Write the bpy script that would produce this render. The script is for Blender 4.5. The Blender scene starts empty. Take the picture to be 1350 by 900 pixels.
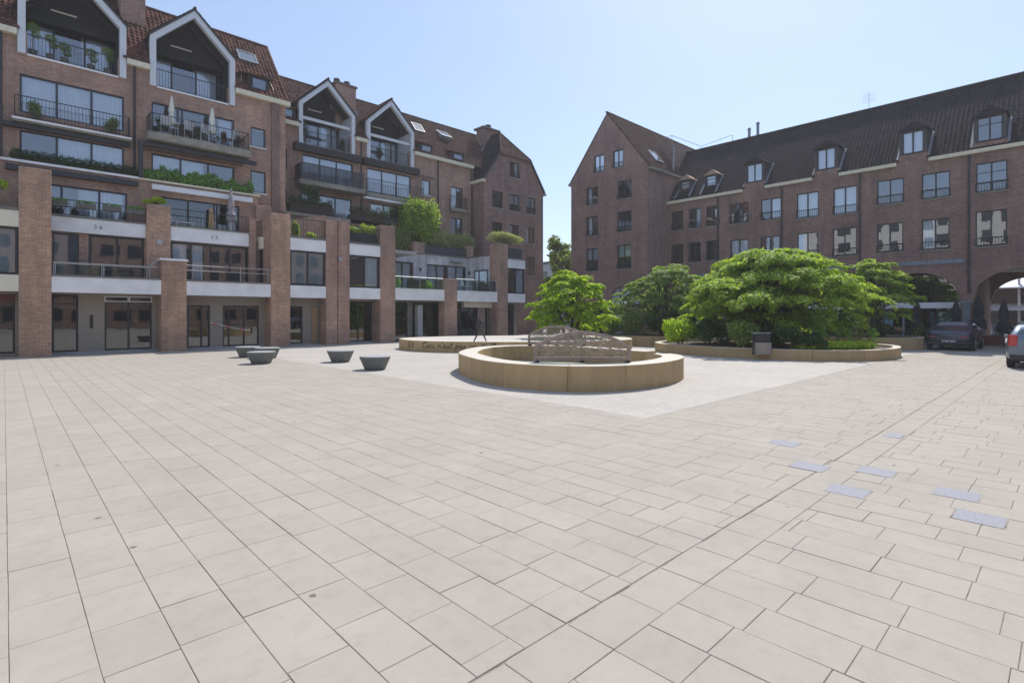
import bpy, bmesh, math, random
import numpy as np
from mathutils import Vector, Matrix
random.seed(7); rng = np.random.default_rng(7)
S = bpy.context.scene; C = S.collection; D = bpy.data
R = math.radians
# world axes: X (u) runs along the left-hand building, Y (v) along the right-hand one
# ---------------------------------------------------------------- camera
H = 1.75
cam = D.cameras.new('camera'); co = D.objects.new('camera', cam); C.objects.link(co); S.camera = co
co.location = (0, 0, H); co.rotation_euler = (R(90), 0, R(46.44 - 90))
cam.sensor_width = 36; cam.lens = 36 * 704.6 / 1350; cam.shift_y = -35 / 1350; cam.clip_start = .1; cam.clip_end = 3000
# ---------------------------------------------------------------- light
SUN_AZ, SUN_EL = R(20), R(51)          # azimuth from +X towards +Y
w = D.worlds.new('World'); S.world = w; w.use_nodes = True; nt = w.node_tree
sky = nt.nodes.new('ShaderNodeTexSky'); sky.sky_type = 'NISHITA'; sky.sun_disc = False
sky.sun_elevation = SUN_EL; sky.sun_rotation = R(90) - SUN_AZ
sky.air_density = 1.0; sky.dust_density = .7; sky.ozone_density = 1.4; sky.altitude = 0
bg = nt.nodes['Background']; bg.inputs[1].default_value = 0.15
hm = nt.nodes.new('ShaderNodeMix'); hm.data_type = 'RGBA'; hm.inputs[0].default_value = .62; hm.inputs[7].default_value = (1.62, 2.08, 3.05, 1)   # thin summer haze over the whole dome
nt.links.new(sky.outputs[0], hm.inputs[6]); nt.links.new(hm.outputs[2], bg.inputs[0])
sl = D.lights.new('sun', 'SUN'); sl.energy = 3.0; sl.angle = R(.53); sl.color = (1, .955, .88)
so = D.objects.new('sun', sl); C.objects.link(so)
sd = Vector((math.cos(SUN_AZ) * math.cos(SUN_EL), math.sin(SUN_AZ) * math.cos(SUN_EL), math.sin(SUN_EL)))
so.rotation_euler = sd.to_track_quat('Z', 'Y').to_euler(); so.location = (20, 10, 40)
S.view_settings.view_transform = 'Standard'; S.view_settings.look = 'None'; S.view_settings.gamma = 1
S.view_settings.exposure = 0.75
S.cycles.max_bounces = 6; S.cycles.transparent_max_bounces = 12; S.cycles.use_denoising = True
S.cycles.diffuse_bounces = 3; S.cycles.glossy_bounces = 3; S.cycles.transmission_bounces = 4
# ---------------------------------------------------------------- materials
M = {}
def newmat(name):
    m = D.materials.new(name); m.use_nodes = True; M[name] = m
    return m, m.node_tree, m.node_tree.nodes['Principled BSDF']
def N(t, typ, **k):
    n = t.nodes.new(typ)
    for a, b in k.items():
        if a.startswith('i_'): n.inputs[int(a[2:]) if a[2:].isdigit() else a[2:].replace('_', ' ')].default_value = b
        else: setattr(n, a, b)
    return n
def mix(t, fac, a, b, blend='MIX'):
    n = t.nodes.new('ShaderNodeMix'); n.data_type = 'RGBA'; n.blend_type = blend
    for s, v in ((0, fac), (6, a), (7, b)):
        if isinstance(v, bpy.types.NodeSocket): t.links.new(v, n.inputs[s])
        else: n.inputs[s].default_value = v if s == 0 else ((*v, 1) if len(v) == 3 else v)
    return n.outputs[2]
def ramp(t, src, a, b, ca=(0, 0, 0), cb=(1, 1, 1)):
    r = t.nodes.new('ShaderNodeValToRGB'); r.color_ramp.elements[0].position = a; r.color_ramp.elements[1].position = b
    r.color_ramp.elements[0].color = (*ca, 1); r.color_ramp.elements[1].color = (*cb, 1); t.links.new(src, r.inputs[0]); return r.outputs[0]
def noise(t, scale, detail=4, vec=None, rough=.55):
    n = N(t, 'ShaderNodeTexNoise'); n.inputs['Scale'].default_value = scale; n.inputs['Detail'].default_value = detail; n.inputs['Roughness'].default_value = rough
    if vec is None:
        g = N(t, 'ShaderNodeNewGeometry'); vec = g.outputs['Position']
    t.links.new(vec, n.inputs['Vector']); return n.outputs[0]
def bump(t, p, h, dist=.01, st=.5):
    b = N(t, 'ShaderNodeBump'); b.inputs['Distance'].default_value = dist; b.inputs['Strength'].default_value = st
    t.links.new(h, b.inputs['Height']); t.links.new(b.outputs[0], p.inputs['Normal'])
def plain(name, col, rough=.6, metal=0, var=.12, nscale=3, bmp=.0, bscale=60, spec=None):
    m, t, p = newmat(name)
    n = noise(t, nscale); c0 = tuple(c * (1 - var) for c in col); c1 = tuple(min(1, c * (1 + var)) for c in col)
    t.links.new(ramp(t, n, .3, .7, c0, c1), p.inputs['Base Color'])
    p.inputs['Roughness'].default_value = rough; p.inputs['Metallic'].default_value = metal
    if spec is not None: p.inputs['Specular IOR Level'].default_value = spec
    if bmp: bump(t, p, noise(t, bscale, 3), bmp, .6)
    return m
def wallvec(t, ox=0, oz=0):
    g = N(t, 'ShaderNodeNewGeometry'); s = N(t, 'ShaderNodeSeparateXYZ'); t.links.new(g.outputs['Position'], s.inputs[0])
    a = N(t, 'ShaderNodeMath', operation='ADD'); t.links.new(s.outputs[0], a.inputs[0]); t.links.new(s.outputs[1], a.inputs[1])
    c = N(t, 'ShaderNodeCombineXYZ'); t.links.new(a.outputs[0], c.inputs[0]); t.links.new(s.outputs[2], c.inputs[1])
    return c.outputs[0], g.outputs['Position']
def brick(name, c1, c2, mortar, w_=.22, h_=.075, ms=.011, soldier=False):
    m, t, p = newmat(name); v, pos = wallvec(t)
    b = N(t, 'ShaderNodeTexBrick'); b.offset = .5 if not soldier else 0
    for k, val in (('Scale', 1), ('Mortar Size', ms), ('Mortar Smooth', .2), ('Bias', -.1), ('Brick Width', w_), ('Row Height', h_)): b.inputs[k].default_value = val
    b.inputs['Color1'].default_value = (*c1, 1); b.inputs['Color2'].default_value = (*c2, 1); b.inputs['Mortar'].default_value = (*mortar, 1)
    t.links.new(v, b.inputs['Vector'])
    n1 = noise(t, .45, 5, pos); n2 = noise(t, 9, 3, pos); n3 = noise(t, 2.2, 6, pos)
    c = mix(t, 1.0, b.outputs['Color'], ramp(t, n1, .3, .75, (.70, .70, .72), (1.15, 1.12, 1.08)), 'MULTIPLY')
    c = mix(t, 1.0, c, ramp(t, n2, .25, .8, (.8, .8, .8), (1.2, 1.17, 1.14)), 'MULTIPLY')
    c = mix(t, 1.0, c, ramp(t, n3, .35, .6, (.86, .86, .88), (1.04, 1.04, 1.03)), 'MULTIPLY')
    mp = N(t, 'ShaderNodeMapping'); mp.inputs['Scale'].default_value = (1.6, 1.6, .22); t.links.new(pos, mp.inputs[0]); c = mix(t, 1.0, c, ramp(t, noise(t, 1.4, 5, mp.outputs[0]), .34, .6, (.84, .83, .83), (1.05, 1.04, 1.03)), 'MULTIPLY')
    t.links.new(c, p.inputs['Base Color']); p.inputs['Roughness'].default_value = .88
    inv = N(t, 'ShaderNodeMath', operation='SUBTRACT'); inv.inputs[0].default_value = 1; t.links.new(b.outputs['Fac'], inv.inputs[1])
    bump(t, p, inv.outputs[0], .008, .8); return m
brick('brick_orange', (.54, .30, .185), (.38, .20, .13), (.50, .44, .37))
brick('brick_upper', (.47, .265, .19), (.34, .185, .135), (.44, .385, .33))
brick('brick_purple', (.35, .195, .155), (.25, .14, .12), (.31, .26, .235))
brick('brick_soldier', (.25, .16, .13), (.19, .125, .105), (.20, .18, .165), w_=.075, h_=.22, soldier=True)
brick('white_brick', (.72, .72, .73), (.66, .66, .68), (.50, .50, .52), w_=.4, h_=.17, ms=.012)
plain('white_band', (.78, .77, .77), .7, var=.10, nscale=1.3, bmp=.002)
plain('cream_band', (.72, .66, .53), .7, var=.08, nscale=1.3)
plain('white_paint', (.60, .62, .65), .55, var=.05)
plain('cream_gutter', (.68, .62, .46), .55, var=.10, nscale=4)
plain('taupe', (.29, .25, .205), .7, var=.06)
plain('coping', (.17, .16, .15), .7, var=.2)
plain('concrete', (.26, .24, .20), .85, var=.3, nscale=2.5, bmp=.003)
plain('dark_frame', (.022, .022, .026), .4, var=.1)
plain('blue_frame', (.035, .04, .055), .45, var=.1)
plain('dark_metal', (.03, .03, .034), .5, var=.15)
plain('slate', (.05, .045, .048), .6, var=.3, nscale=6)
plain('anthracite', (.045, .05, .062), .55, var=.15)
plain('lead', (.20, .22, .25), .55, var=.2, nscale=5)
plain('dark_wood', (.03, .026, .026), .75, var=.35, nscale=8)
plain('plywood', (.42, .27, .14), .7, var=.15, nscale=4)
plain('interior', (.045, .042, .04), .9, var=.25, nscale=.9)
plain('white_metal', (.72, .73, .75), .4, var=.05)
plain('steel', (.40, .41, .42), .45, metal=.4, var=.05)
plain('cream_cloth', (.72, .70, .60), .85, var=.08)
plain('taupe_cloth', (.28, .26, .28), .85, var=.12)
plain('black_cloth', (.022, .022, .026), .9, var=.2)
plain('pot_grey', (.12, .115, .11), .8, var=.2)
plain('terracotta', (.30, .13, .07), .8, var=.2)
plain('dark_red', (.13, .025, .018), .5, var=.15)
plain('red', (.62, .03, .03), .5, var=.1)
plain('soil', (.09, .065, .045), .95, var=.4, nscale=20, bmp=.02, bscale=30)
plain('bark', (.10, .08, .06), .9, var=.35, nscale=12, bmp=.01, bscale=30)
plain('rubber', (.02, .02, .02), .8)
plain('ink', (.035, .026, .02), .8)
plain('rust_bronze', (.33, .265, .225), .55, metal=.25, var=.2, nscale=9)
plain('wire_silver', (.62, .60, .56), .35, metal=.8, var=.1)
plain('wire_brown', (.34, .29, .24), .4, metal=.3, var=.5, nscale=14); plain('bronze_dark', (.06, .055, .05), .5, metal=.5)
plain('pale_wall', (.62, .60, .56), .8, var=.06)
plain('grey_wall', (.33, .33, .34), .8, var=.08)
plain('poster_blue', (.25, .42, .52), .6, var=.45, nscale=4)
plain('poster_tan', (.42, .32, .24), .6, var=.45, nscale=5)
plain('pinkish', (.30, .20, .17), .7, var=.1)
plain('far_ground', (.30, .29, .28), .9, var=.15, nscale=.4)
plain('basin', (.28, .27, .17), .8, var=.25, nscale=5)
m, t, p = newmat('tile')            # concrete pavers: colour differs from slab to slab
g = N(t, 'ShaderNodeNewGeometry'); oi = N(t, 'ShaderNodeObjectInfo')
a = N(t, 'ShaderNodeMath', operation='ADD'); t.links.new(g.outputs['Random Per Island'], a.inputs[0]); t.links.new(oi.outputs['Random'], a.inputs[1])
fr = N(t, 'ShaderNodeMath', operation='FRACT'); t.links.new(a.outputs[0], fr.inputs[0])
c = ramp(t, fr.outputs[0], 0, 1, (.368, .328, .282), (.384, .345, .30))
c = mix(t, 1, c, ramp(t, noise(t, 1.1, 5), .3, .7, (.93, .93, .94), (1.05, 1.045, 1.04)), 'MULTIPLY')
c = mix(t, 1, c, ramp(t, noise(t, 260, 2), .3, .75, (.87, .87, .87), (1.1, 1.1, 1.1)), 'MULTIPLY')
c = mix(t, 1, c, ramp(t, noise(t, 7, 6, rough=.7), .30, .52, (.93, .92, .91), (1.02, 1.02, 1.02)), 'MULTIPLY')
st = N(t, 'ShaderNodeTexVoronoi'); st.inputs['Scale'].default_value = 1.9; t.links.new(g.outputs['Position'], st.inputs['Vector'])
sn = noise(t, 14, 3); ad = N(t, 'ShaderNodeMath', operation='MULTIPLY_ADD'); t.links.new(sn, ad.inputs[0]); ad.inputs[1].default_value = .06; t.links.new(st.outputs['Distance'], ad.inputs[2])
spot = ramp(t, ad.outputs[0], .068, .085, (.45, .43, .41), (1, 1, 1))
c = mix(t, 1, c, spot, 'MULTIPLY')
t.links.new(c, p.inputs['Base Color']); p.inputs['Roughness'].default_value = .85; p.inputs['Specular IOR Level'].default_value = .25; bump(t, p, noise(t, 300, 2), .0015, .5)
m, t, p = newmat('setts')
b = N(t, 'ShaderNodeTexBrick'); g = N(t, 'ShaderNodeNewGeometry'); t.links.new(g.outputs['Position'], b.inputs['Vector'])
for k, val in (('Scale', 1), ('Mortar Size', .006), ('Mortar Smooth', .1), ('Bias', 0), ('Brick Width', .21), ('Row Height', .105)): b.inputs[k].default_value = val
b.inputs['Color1'].default_value = (.46, .425, .38, 1); b.inputs['Color2'].default_value = (.415, .382, .342, 1); b.inputs['Mortar'].default_value = (.31, .30, .29, 1); p.inputs['Specular IOR Level'].default_value = .25
c = mix(t, 1, b.outputs[0], ramp(t, noise(t, .6, 5), .3, .7, (.93, .93, .94), (1.06, 1.05, 1.04)), 'MULTIPLY')
t.links.new(c, p.inputs['Base Color']); p.inputs['Roughness'].default_value = .8
m, t, p = newmat('joint'); t.links.new(ramp(t, noise(t, 2.6, 5, rough=.7), .34, .54, (.12, .09, .07), (.34, .305, .27)), p.inputs['Base Color']); p.inputs['Roughness'].default_value = .95
m, t, p = newmat('glass_paver')
c = ramp(t, noise(t, 45, 3), .3, .7, (.24, .245, .275), (.325, .325, .355)); t.links.new(c, p.inputs['Base Color']); p.inputs['Roughness'].default_value = .7; p.inputs['Specular IOR Level'].default_value = .2; bump(t, p, noise(t, 50, 2), .004, .7)
m, t, p = newmat('beige_stone')     # fair-faced beige concrete with run marks
g = N(t, 'ShaderNodeNewGeometry'); mp = N(t, 'ShaderNodeMapping'); mp.inputs['Scale'].default_value = (3.5, 3.5, .8); t.links.new(g.outputs['Position'], mp.inputs[0])
oi = N(t, 'ShaderNodeObjectInfo')
c = ramp(t, noise(t, 1, 6, mp.outputs[0]), .3, .72, (.39, .275, .14), (.48, .345, .185))
c = mix(t, 1, c, ramp(t, oi.outputs['Random'], 0, 1, (.92, .92, .9), (1.06, 1.05, 1.03)), 'MULTIPLY')
c = mix(t, 1, c, ramp(t, noise(t, 70, 3), .3, .7, (.9, .9, .9), (1.07, 1.07, 1.07)), 'MULTIPLY')
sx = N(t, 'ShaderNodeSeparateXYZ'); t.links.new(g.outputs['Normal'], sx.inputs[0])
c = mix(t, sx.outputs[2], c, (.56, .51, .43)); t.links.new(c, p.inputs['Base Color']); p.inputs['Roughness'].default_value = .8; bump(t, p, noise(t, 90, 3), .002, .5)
m, t, p = newmat('grey_concrete')
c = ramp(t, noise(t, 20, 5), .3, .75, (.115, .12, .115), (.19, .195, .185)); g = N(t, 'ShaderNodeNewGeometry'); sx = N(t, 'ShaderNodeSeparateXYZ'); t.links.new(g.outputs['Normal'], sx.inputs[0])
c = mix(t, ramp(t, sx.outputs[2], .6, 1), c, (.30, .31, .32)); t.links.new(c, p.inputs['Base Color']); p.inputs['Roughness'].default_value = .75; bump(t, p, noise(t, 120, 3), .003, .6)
def rooftile(name, lo, hi):
    m, t, p = newmat(name); g = N(t, 'ShaderNodeNewGeometry')
    c = ramp(t, g.outputs['Random Per Island'], 0, 1, lo, hi)
    c = mix(t, 1, c, ramp(t, noise(t, 1.2, 5), .3, .7, (.75, .75, .78), (1.15, 1.12, 1.08)), 'MULTIPLY')
    t.links.new(c, p.inputs['Base Color']); p.inputs['Roughness'].default_value = .9; p.inputs['Specular IOR Level'].default_value = .12; return m
rooftile('roof_red', (.06, .03, .024), (.17, .075, .054)); rooftile('roof_dark', (.017, .015, .019), (.030, .025, .029)); rooftile('roof_mid', (.065, .036, .03), (.13, .065, .05))
def glass(name, tint, base, gl=(.92, .95, 1), refl=.9):
    m, t, p = newmat(name); t.nodes.remove(p); o = t.nodes['Material Output']
    tr = N(t, 'ShaderNodeBsdfTransparent'); tr.inputs[0].default_value = (*tint, 1)
    gs = N(t, 'ShaderNodeBsdfGlossy'); gs.inputs[0].default_value = (*gl, 1); gs.inputs['Roughness'].default_value = .01
    fr = N(t, 'ShaderNodeFresnel'); fr.inputs[0].default_value = 1.5
    ma = N(t, 'ShaderNodeMath', operation='MULTIPLY_ADD'); t.links.new(fr.outputs[0], ma.inputs[0]); ma.inputs[1].default_value = refl; ma.inputs[2].default_value = base
    nz = noise(t, .8, 2); b = N(t, 'ShaderNodeBump'); b.inputs['Distance'].default_value = .01; b.inputs['Strength'].default_value = .25; t.links.new(nz, b.inputs['Height']); t.links.new(b.outputs[0], gs.inputs['Normal'])
    mx = N(t, 'ShaderNodeMixShader'); t.links.new(ma.outputs[0], mx.inputs[0]); t.links.new(tr.outputs[0], mx.inputs[1]); t.links.new(gs.outputs[0], mx.inputs[2]); t.links.new(mx.outputs[0], o.inputs[0])
glass('glass_window', (.80, .86, .92), .20); glass('glass_shop', (.55, .62, .58), .12); glass('glass_rail', (.78, .88, .86), .04); glass('glass_car', (.12, .14, .16), .10)
plain('curtain', (.82, .83, .84), .9, var=.06); plain('blind', (.42, .47, .46), .85, var=.05); plain('blind_white', (.72, .70, .72), .8, var=.04)
def leafmat(name, lo, hi, tr=.45):
    m, t, p = newmat(name); g = N(t, 'ShaderNodeNewGeometry'); o = t.nodes['Material Output']
    c = ramp(t, g.outputs['Random Per Island'], 0, 1, lo, hi)
    c = mix(t, 1, c, ramp(t, noise(t, 1.5, 3), .3, .7, (.8, .85, .85), (1.15, 1.1, 1.0)), 'MULTIPLY')
    t.links.new(c, p.inputs['Base Color']); p.inputs['Roughness'].default_value = .6; p.inputs['Specular IOR Level'].default_value = .3
    tl = N(t, 'ShaderNodeBsdfTranslucent'); c2 = mix(t, 1, c, (1.5, 1.6, .6), 'MULTIPLY'); t.links.new(c2, tl.inputs[0])
    mx = N(t, 'ShaderNodeMixShader'); mx.inputs[0].default_value = tr; t.links.new(p.outputs[0], mx.inputs[1]); t.links.new(tl.outputs[0], mx.inputs[2]); t.links.new(mx.outputs[0], o.inputs[0])
leafmat('leaf_bright', (.26, .36, .02), (.42, .54, .045), .5); leafmat('leaf_maple', (.22, .31, .04), (.40, .50, .085), .5); leafmat('leaf_mid', (.15, .22, .055), (.32, .41, .12), .45)
leafmat('leaf_dark', (.03, .06, .018), (.075, .125, .04), .35); leafmat('leaf_olive', (.13, .19, .06), (.30, .36, .13), .4); leafmat('leaf_lime', (.34, .44, .03), (.50, .60, .08), .4)
leafmat('leaf_grass', (.16, .30, .07), (.30, .50, .15), .45); leafmat('leaf_cream', (.20, .26, .08), (.55, .54, .32), .4); leafmat('leaf_copper', (.10, .055, .03), (.16, .10, .05), .3)
def carpaint(name, col, metal=.5):
    m, t, p = newmat(name); p.inputs['Base Color'].default_value = (*col, 1); p.inputs['Metallic'].default_value = metal; p.inputs['Roughness'].default_value = .35; p.inputs['Coat Weight'].default_value = 1; p.inputs['Coat Roughness'].default_value = .04
carpaint('paint_dark', (.03, .038, .085)); carpaint('paint_black', (.012, .012, .014)); carpaint('paint_blue', (.13, .18, .235)); carpaint('paint_sky', (.20, .26, .36))  # coupe's dark paint is bluer to carry the blue reflection on its trunk
m, t, p = newmat('lamp_red'); p.inputs['Base Color'].default_value = (.45, .008, .012, 1); p.inputs['Roughness'].default_value = .12; p.inputs['Coat Weight'].default_value = 1
# ---------------------------------------------------------------- mesh helpers
class MB:
    def __init__(s): s.v = []; s.f = []
    def add(s, vs, fs):
        o = len(s.v); s.v += [tuple(q) for q in vs]; s.f += [tuple(i + o for i in q) for q in fs]; return s
    def box(s, x0, x1, y0, y1, z0, z1):
        return s.add([(x0, y0, z0), (x1, y0, z0), (x1, y1, z0), (x0, y1, z0), (x0, y0, z1), (x1, y0, z1), (x1, y1, z1), (x0, y1, z1)],
                     [(3, 2, 1, 0), (4, 5, 6, 7), (0, 1, 5, 4), (1, 2, 6, 5), (2, 3, 7, 6), (3, 0, 4, 7)])
    def tube(s, p, q, r, n=6, r2=None):
        p = Vector(p); q = Vector(q); d = q - p
        if d.length < 1e-6: return s
        a = d.normalized().orthogonal().normalized(); b = d.normalized().cross(a); r2 = r if r2 is None else r2
        vs = [p + (a * math.cos(k * 2 * math.pi / n) + b * math.sin(k * 2 * math.pi / n)) * r for k in range(n)] + [q + (a * math.cos(k * 2 * math.pi / n) + b * math.sin(k * 2 * math.pi / n)) * r2 for k in range(n)]
        return s.add(vs, [(k, (k + 1) % n, n + (k + 1) % n, n + k) for k in range(n)] + [tuple(range(n))[::-1], tuple(range(n, 2 * n))])
    def path(s, pts, r, n=6):
        for a, b in zip(pts, pts[1:]): s.tube(a, b, r, n)
        return s
    def bar(s, p, q, w, d, up=(0, 0, 1)):
        p = Vector(p); q = Vector(q); a = (q - p).normalized(); up = Vector(up); x = a.cross(up).normalized() * w / 2; y = x.cross(a).normalized() * d / 2
        vs = [e + i * x + j * y for e in (p, q) for i, j in ((-1, -1), (1, -1), (1, 1), (-1, 1))]
        return s.add(vs, [(0, 1, 2, 3), (7, 6, 5, 4), (0, 4, 5, 1), (1, 5, 6, 2), (2, 6, 7, 3), (3, 7, 4, 0)])
    def prism(s, poly, ext):
        n = len(poly); e = Vector(ext); vs = [Vector(q) for q in poly]; vs = vs + [q + e for q in vs]
        return s.add(vs, [tuple(range(n)), tuple(range(n, 2 * n))[::-1]] + [(k, n + k, n + (k + 1) % n, (k + 1) % n) for k in range(n)])
    def lathe(s, cx, cy, prof, n=24, jit=None):
        vs = []; 
        for r, z in prof:
            for k in range(n):
                a = k * 2 * math.pi / n; q = r * (1 + (jit(a, z) if jit else 0)); vs.append((cx + q * math.cos(a), cy + q * math.sin(a), z))
        fs = [(i * n + k, i * n + (k + 1) % n, (i + 1) * n + (k + 1) % n, (i + 1) * n + k) for i in range(len(prof) - 1) for k in range(n)]
        fs += [tuple(range(n))[::-1], tuple(range((len(prof) - 1) * n, len(prof) * n))]
        return s.add(vs, fs)
def obj(name, mb, mat, parent=None, kind=None, smooth=False, label=None, normals=True):
    me = D.meshes.new(name); me.from_pydata([tuple(v) for v in mb.v], [], mb.f)
    if normals:
        bm = bmesh.new(); bm.from_mesh(me); bmesh.ops.recalc_face_normals(bm, faces=bm.faces); bm.to_mesh(me); bm.free()
    me.materials.append(M[mat]); o = D.objects.new(name, me); C.objects.link(o)
    if smooth:
        me.shade_smooth()
    if parent is not None: setpar(o, parent)
    if kind: o['kind'] = kind
    if label: o['label'] = label
    return o
def setpar(o, parent):
    o.parent = parent; m = Matrix.Identity(4); q = parent
    while q is not None: m = q.matrix_basis.copy() @ m if q.parent is None else (q.matrix_parent_inverse @ q.matrix_basis) @ m; q = q.parent
    o.matrix_parent_inverse = m.inverted()
def tag(o, label, cat, group=None):
    o['label'] = label; o['category'] = cat
    if group: o['group'] = group
    return o
def thing(name, label, cat, loc, group=None):
    o = D.objects.new(name, None); C.objects.link(o); o.location = loc; o.empty_display_size = .2
    return tag(o, label, cat, group)
def bevel(o, w_=.01, seg=1):
    b = o.modifiers.new('bevel', 'BEVEL'); b.width = w_; b.segments = seg; b.limit_method = 'ANGLE'; b.angle_limit = R(40)
def copy_tree(o, parent=None):
    c = o.copy(); C.objects.link(c)
    if parent is not None: c.parent = parent
    for ch in [q for q in D.objects if q.parent == o]: copy_tree(ch, c)
    return c
# ---------------------------------------------------------------- setting: ground
ms = MB().add([(-160, -160, -.06), (160, -160, -.06), (160, 160, -.06), (-160, 160, -.06)], [(0, 1, 2, 3)]); obj('ground', ms, 'far_ground', kind='structure')
pz = obj('plaza_paving', MB().add([(-12, -22, -.006), (40, -22, -.006), (40, 30.9, -.006), (-12, 30.9, -.006)], [(0, 1, 2, 3)]), 'joint', kind='structure')
obj('light_paving', MB().add([(7.893, 5.0, .0), (48, 5.0, .0), (48, 48, .0), (7.893, 48, .0)], [(0, 1, 2, 3)]), 'setts', kind='structure')
PAVERS = [(1025, 588, .32), (1066.8, 614.8, .34), (1155, 622, .33), (1117, 647.5, .33), (1255.7, 660, .33), (1287, 692, .33), (1176.3, 575.7, .2)]
def gpx(px, py):
    Y = 704.6 * H / (py - 415); X = (px - 675) / 704.6 * Y; return .7247 * X + .689 * Y, -.689 * X + .7247 * Y
RW, TL = .328, .4975
tiles = []
def row_tiles(u0, v0, v1, jl):
    v = v0 - random.random() * TL
    while v < v1:
        L = TL * random.choice((1, 1, 1, 1, 1, 1, 1.33, .66)) * random.uniform(.99, 1.01)
        a, b = max(v, v0), min(v + L, v1); g = random.choice((.0009, .0016, .0026)); g2 = random.choice((.001, .0018, .003, .0015))
        if b - a > .05: tiles.append((u0 + g2, u0 + RW - .001, a + g, b - g))
        v += L
r0 = int(-9 / RW)
for i in range(r0, 130):
    u0 = .018 + i * RW
    if u0 + RW <= 7.9: row_tiles(u0, 1.99, 30.9, 0)
    elif u0 < 39.6: row_tiles(u0 if u0 > 8.07 else u0, 1.99, 4.998, 0)
    if u0 < 39.6: row_tiles(u0, -18, 1.66, 0)
u = -9.
while u < 39.5:
    L = .492; tiles.append((u + .0016, u + L - .0016, 1.662, 1.974)); u += L
def dist(q):
    x, y = (q[0] + q[1]) / 2, (q[2] + q[3]) / 2; return x, y
def vis(q):
    x, y = dist(q); Y = .689 * x + .7247 * y; X = .7247 * x - .689 * y
    return Y > 2.3 and abs(X / Y) < .99
tiles = [q for q in tiles if q[1] - q[0] > .03 and (.689 * q[0] + .7247 * q[2]) > -2]
tiles.sort(key=lambda q: (not vis(q), .689 * dist(q)[0] + .7247 * dist(q)[1] + .15 * abs(.7247 * dist(q)[0] - .689 * dist(q)[1])))
def tile_mb(mb, a, b, c, d, z=0):
    e = .0025; zz = z + random.uniform(-.0012, .0012); t1, t2 = random.uniform(-.0008, .0008), random.uniform(-.0008, .0008)
    mb.add([(a, c, -.012), (b, c, -.012), (b, d, -.012), (a, d, -.012), (a + .0, c + .0, zz - e), (b, c, zz - e), (b, d, zz - e), (a, d, zz - e),
            (a + e, c + e, zz - t1), (b - e, c + e, zz + t1), (b - e, d - e, zz + t2), (a + e, d - e, zz - t2)],
           [(0, 1, 5, 4), (1, 2, 6, 5), (2, 3, 7, 6), (3, 0, 4, 7), (4, 5, 9, 8), (5, 6, 10, 9), (6, 7, 11, 10), (7, 4, 8, 11), (8, 9, 10, 11)])
for q in tiles[:290]:
    mb = MB(); tile_mb(mb, *q); obj('paving_slab', mb, 'tile', pz, normals=False)
mb = MB()
for q in tiles[290:]: tile_mb(mb, *q)
obj('paving_slab_field', mb, 'tile', pz, kind='stuff', normals=False)
for px, py, s_ in PAVERS:
    u, v = gpx(px, py); u = .018 + round((u - .018) / RW) * RW + RW / 2
    obj('glass_block', MB().box(u - .158, u + .158, v - s_ / 2, v + s_ / 2, -.01, .0035), 'glass_paver', pz, label='bluish frosted glass block set flush in the paving')
    obj('block_rim', MB().box(u - .172, u + .172, v - s_ / 2 - .014, v + s_ / 2 + .014, -.01, .0022), 'joint', pz)
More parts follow.
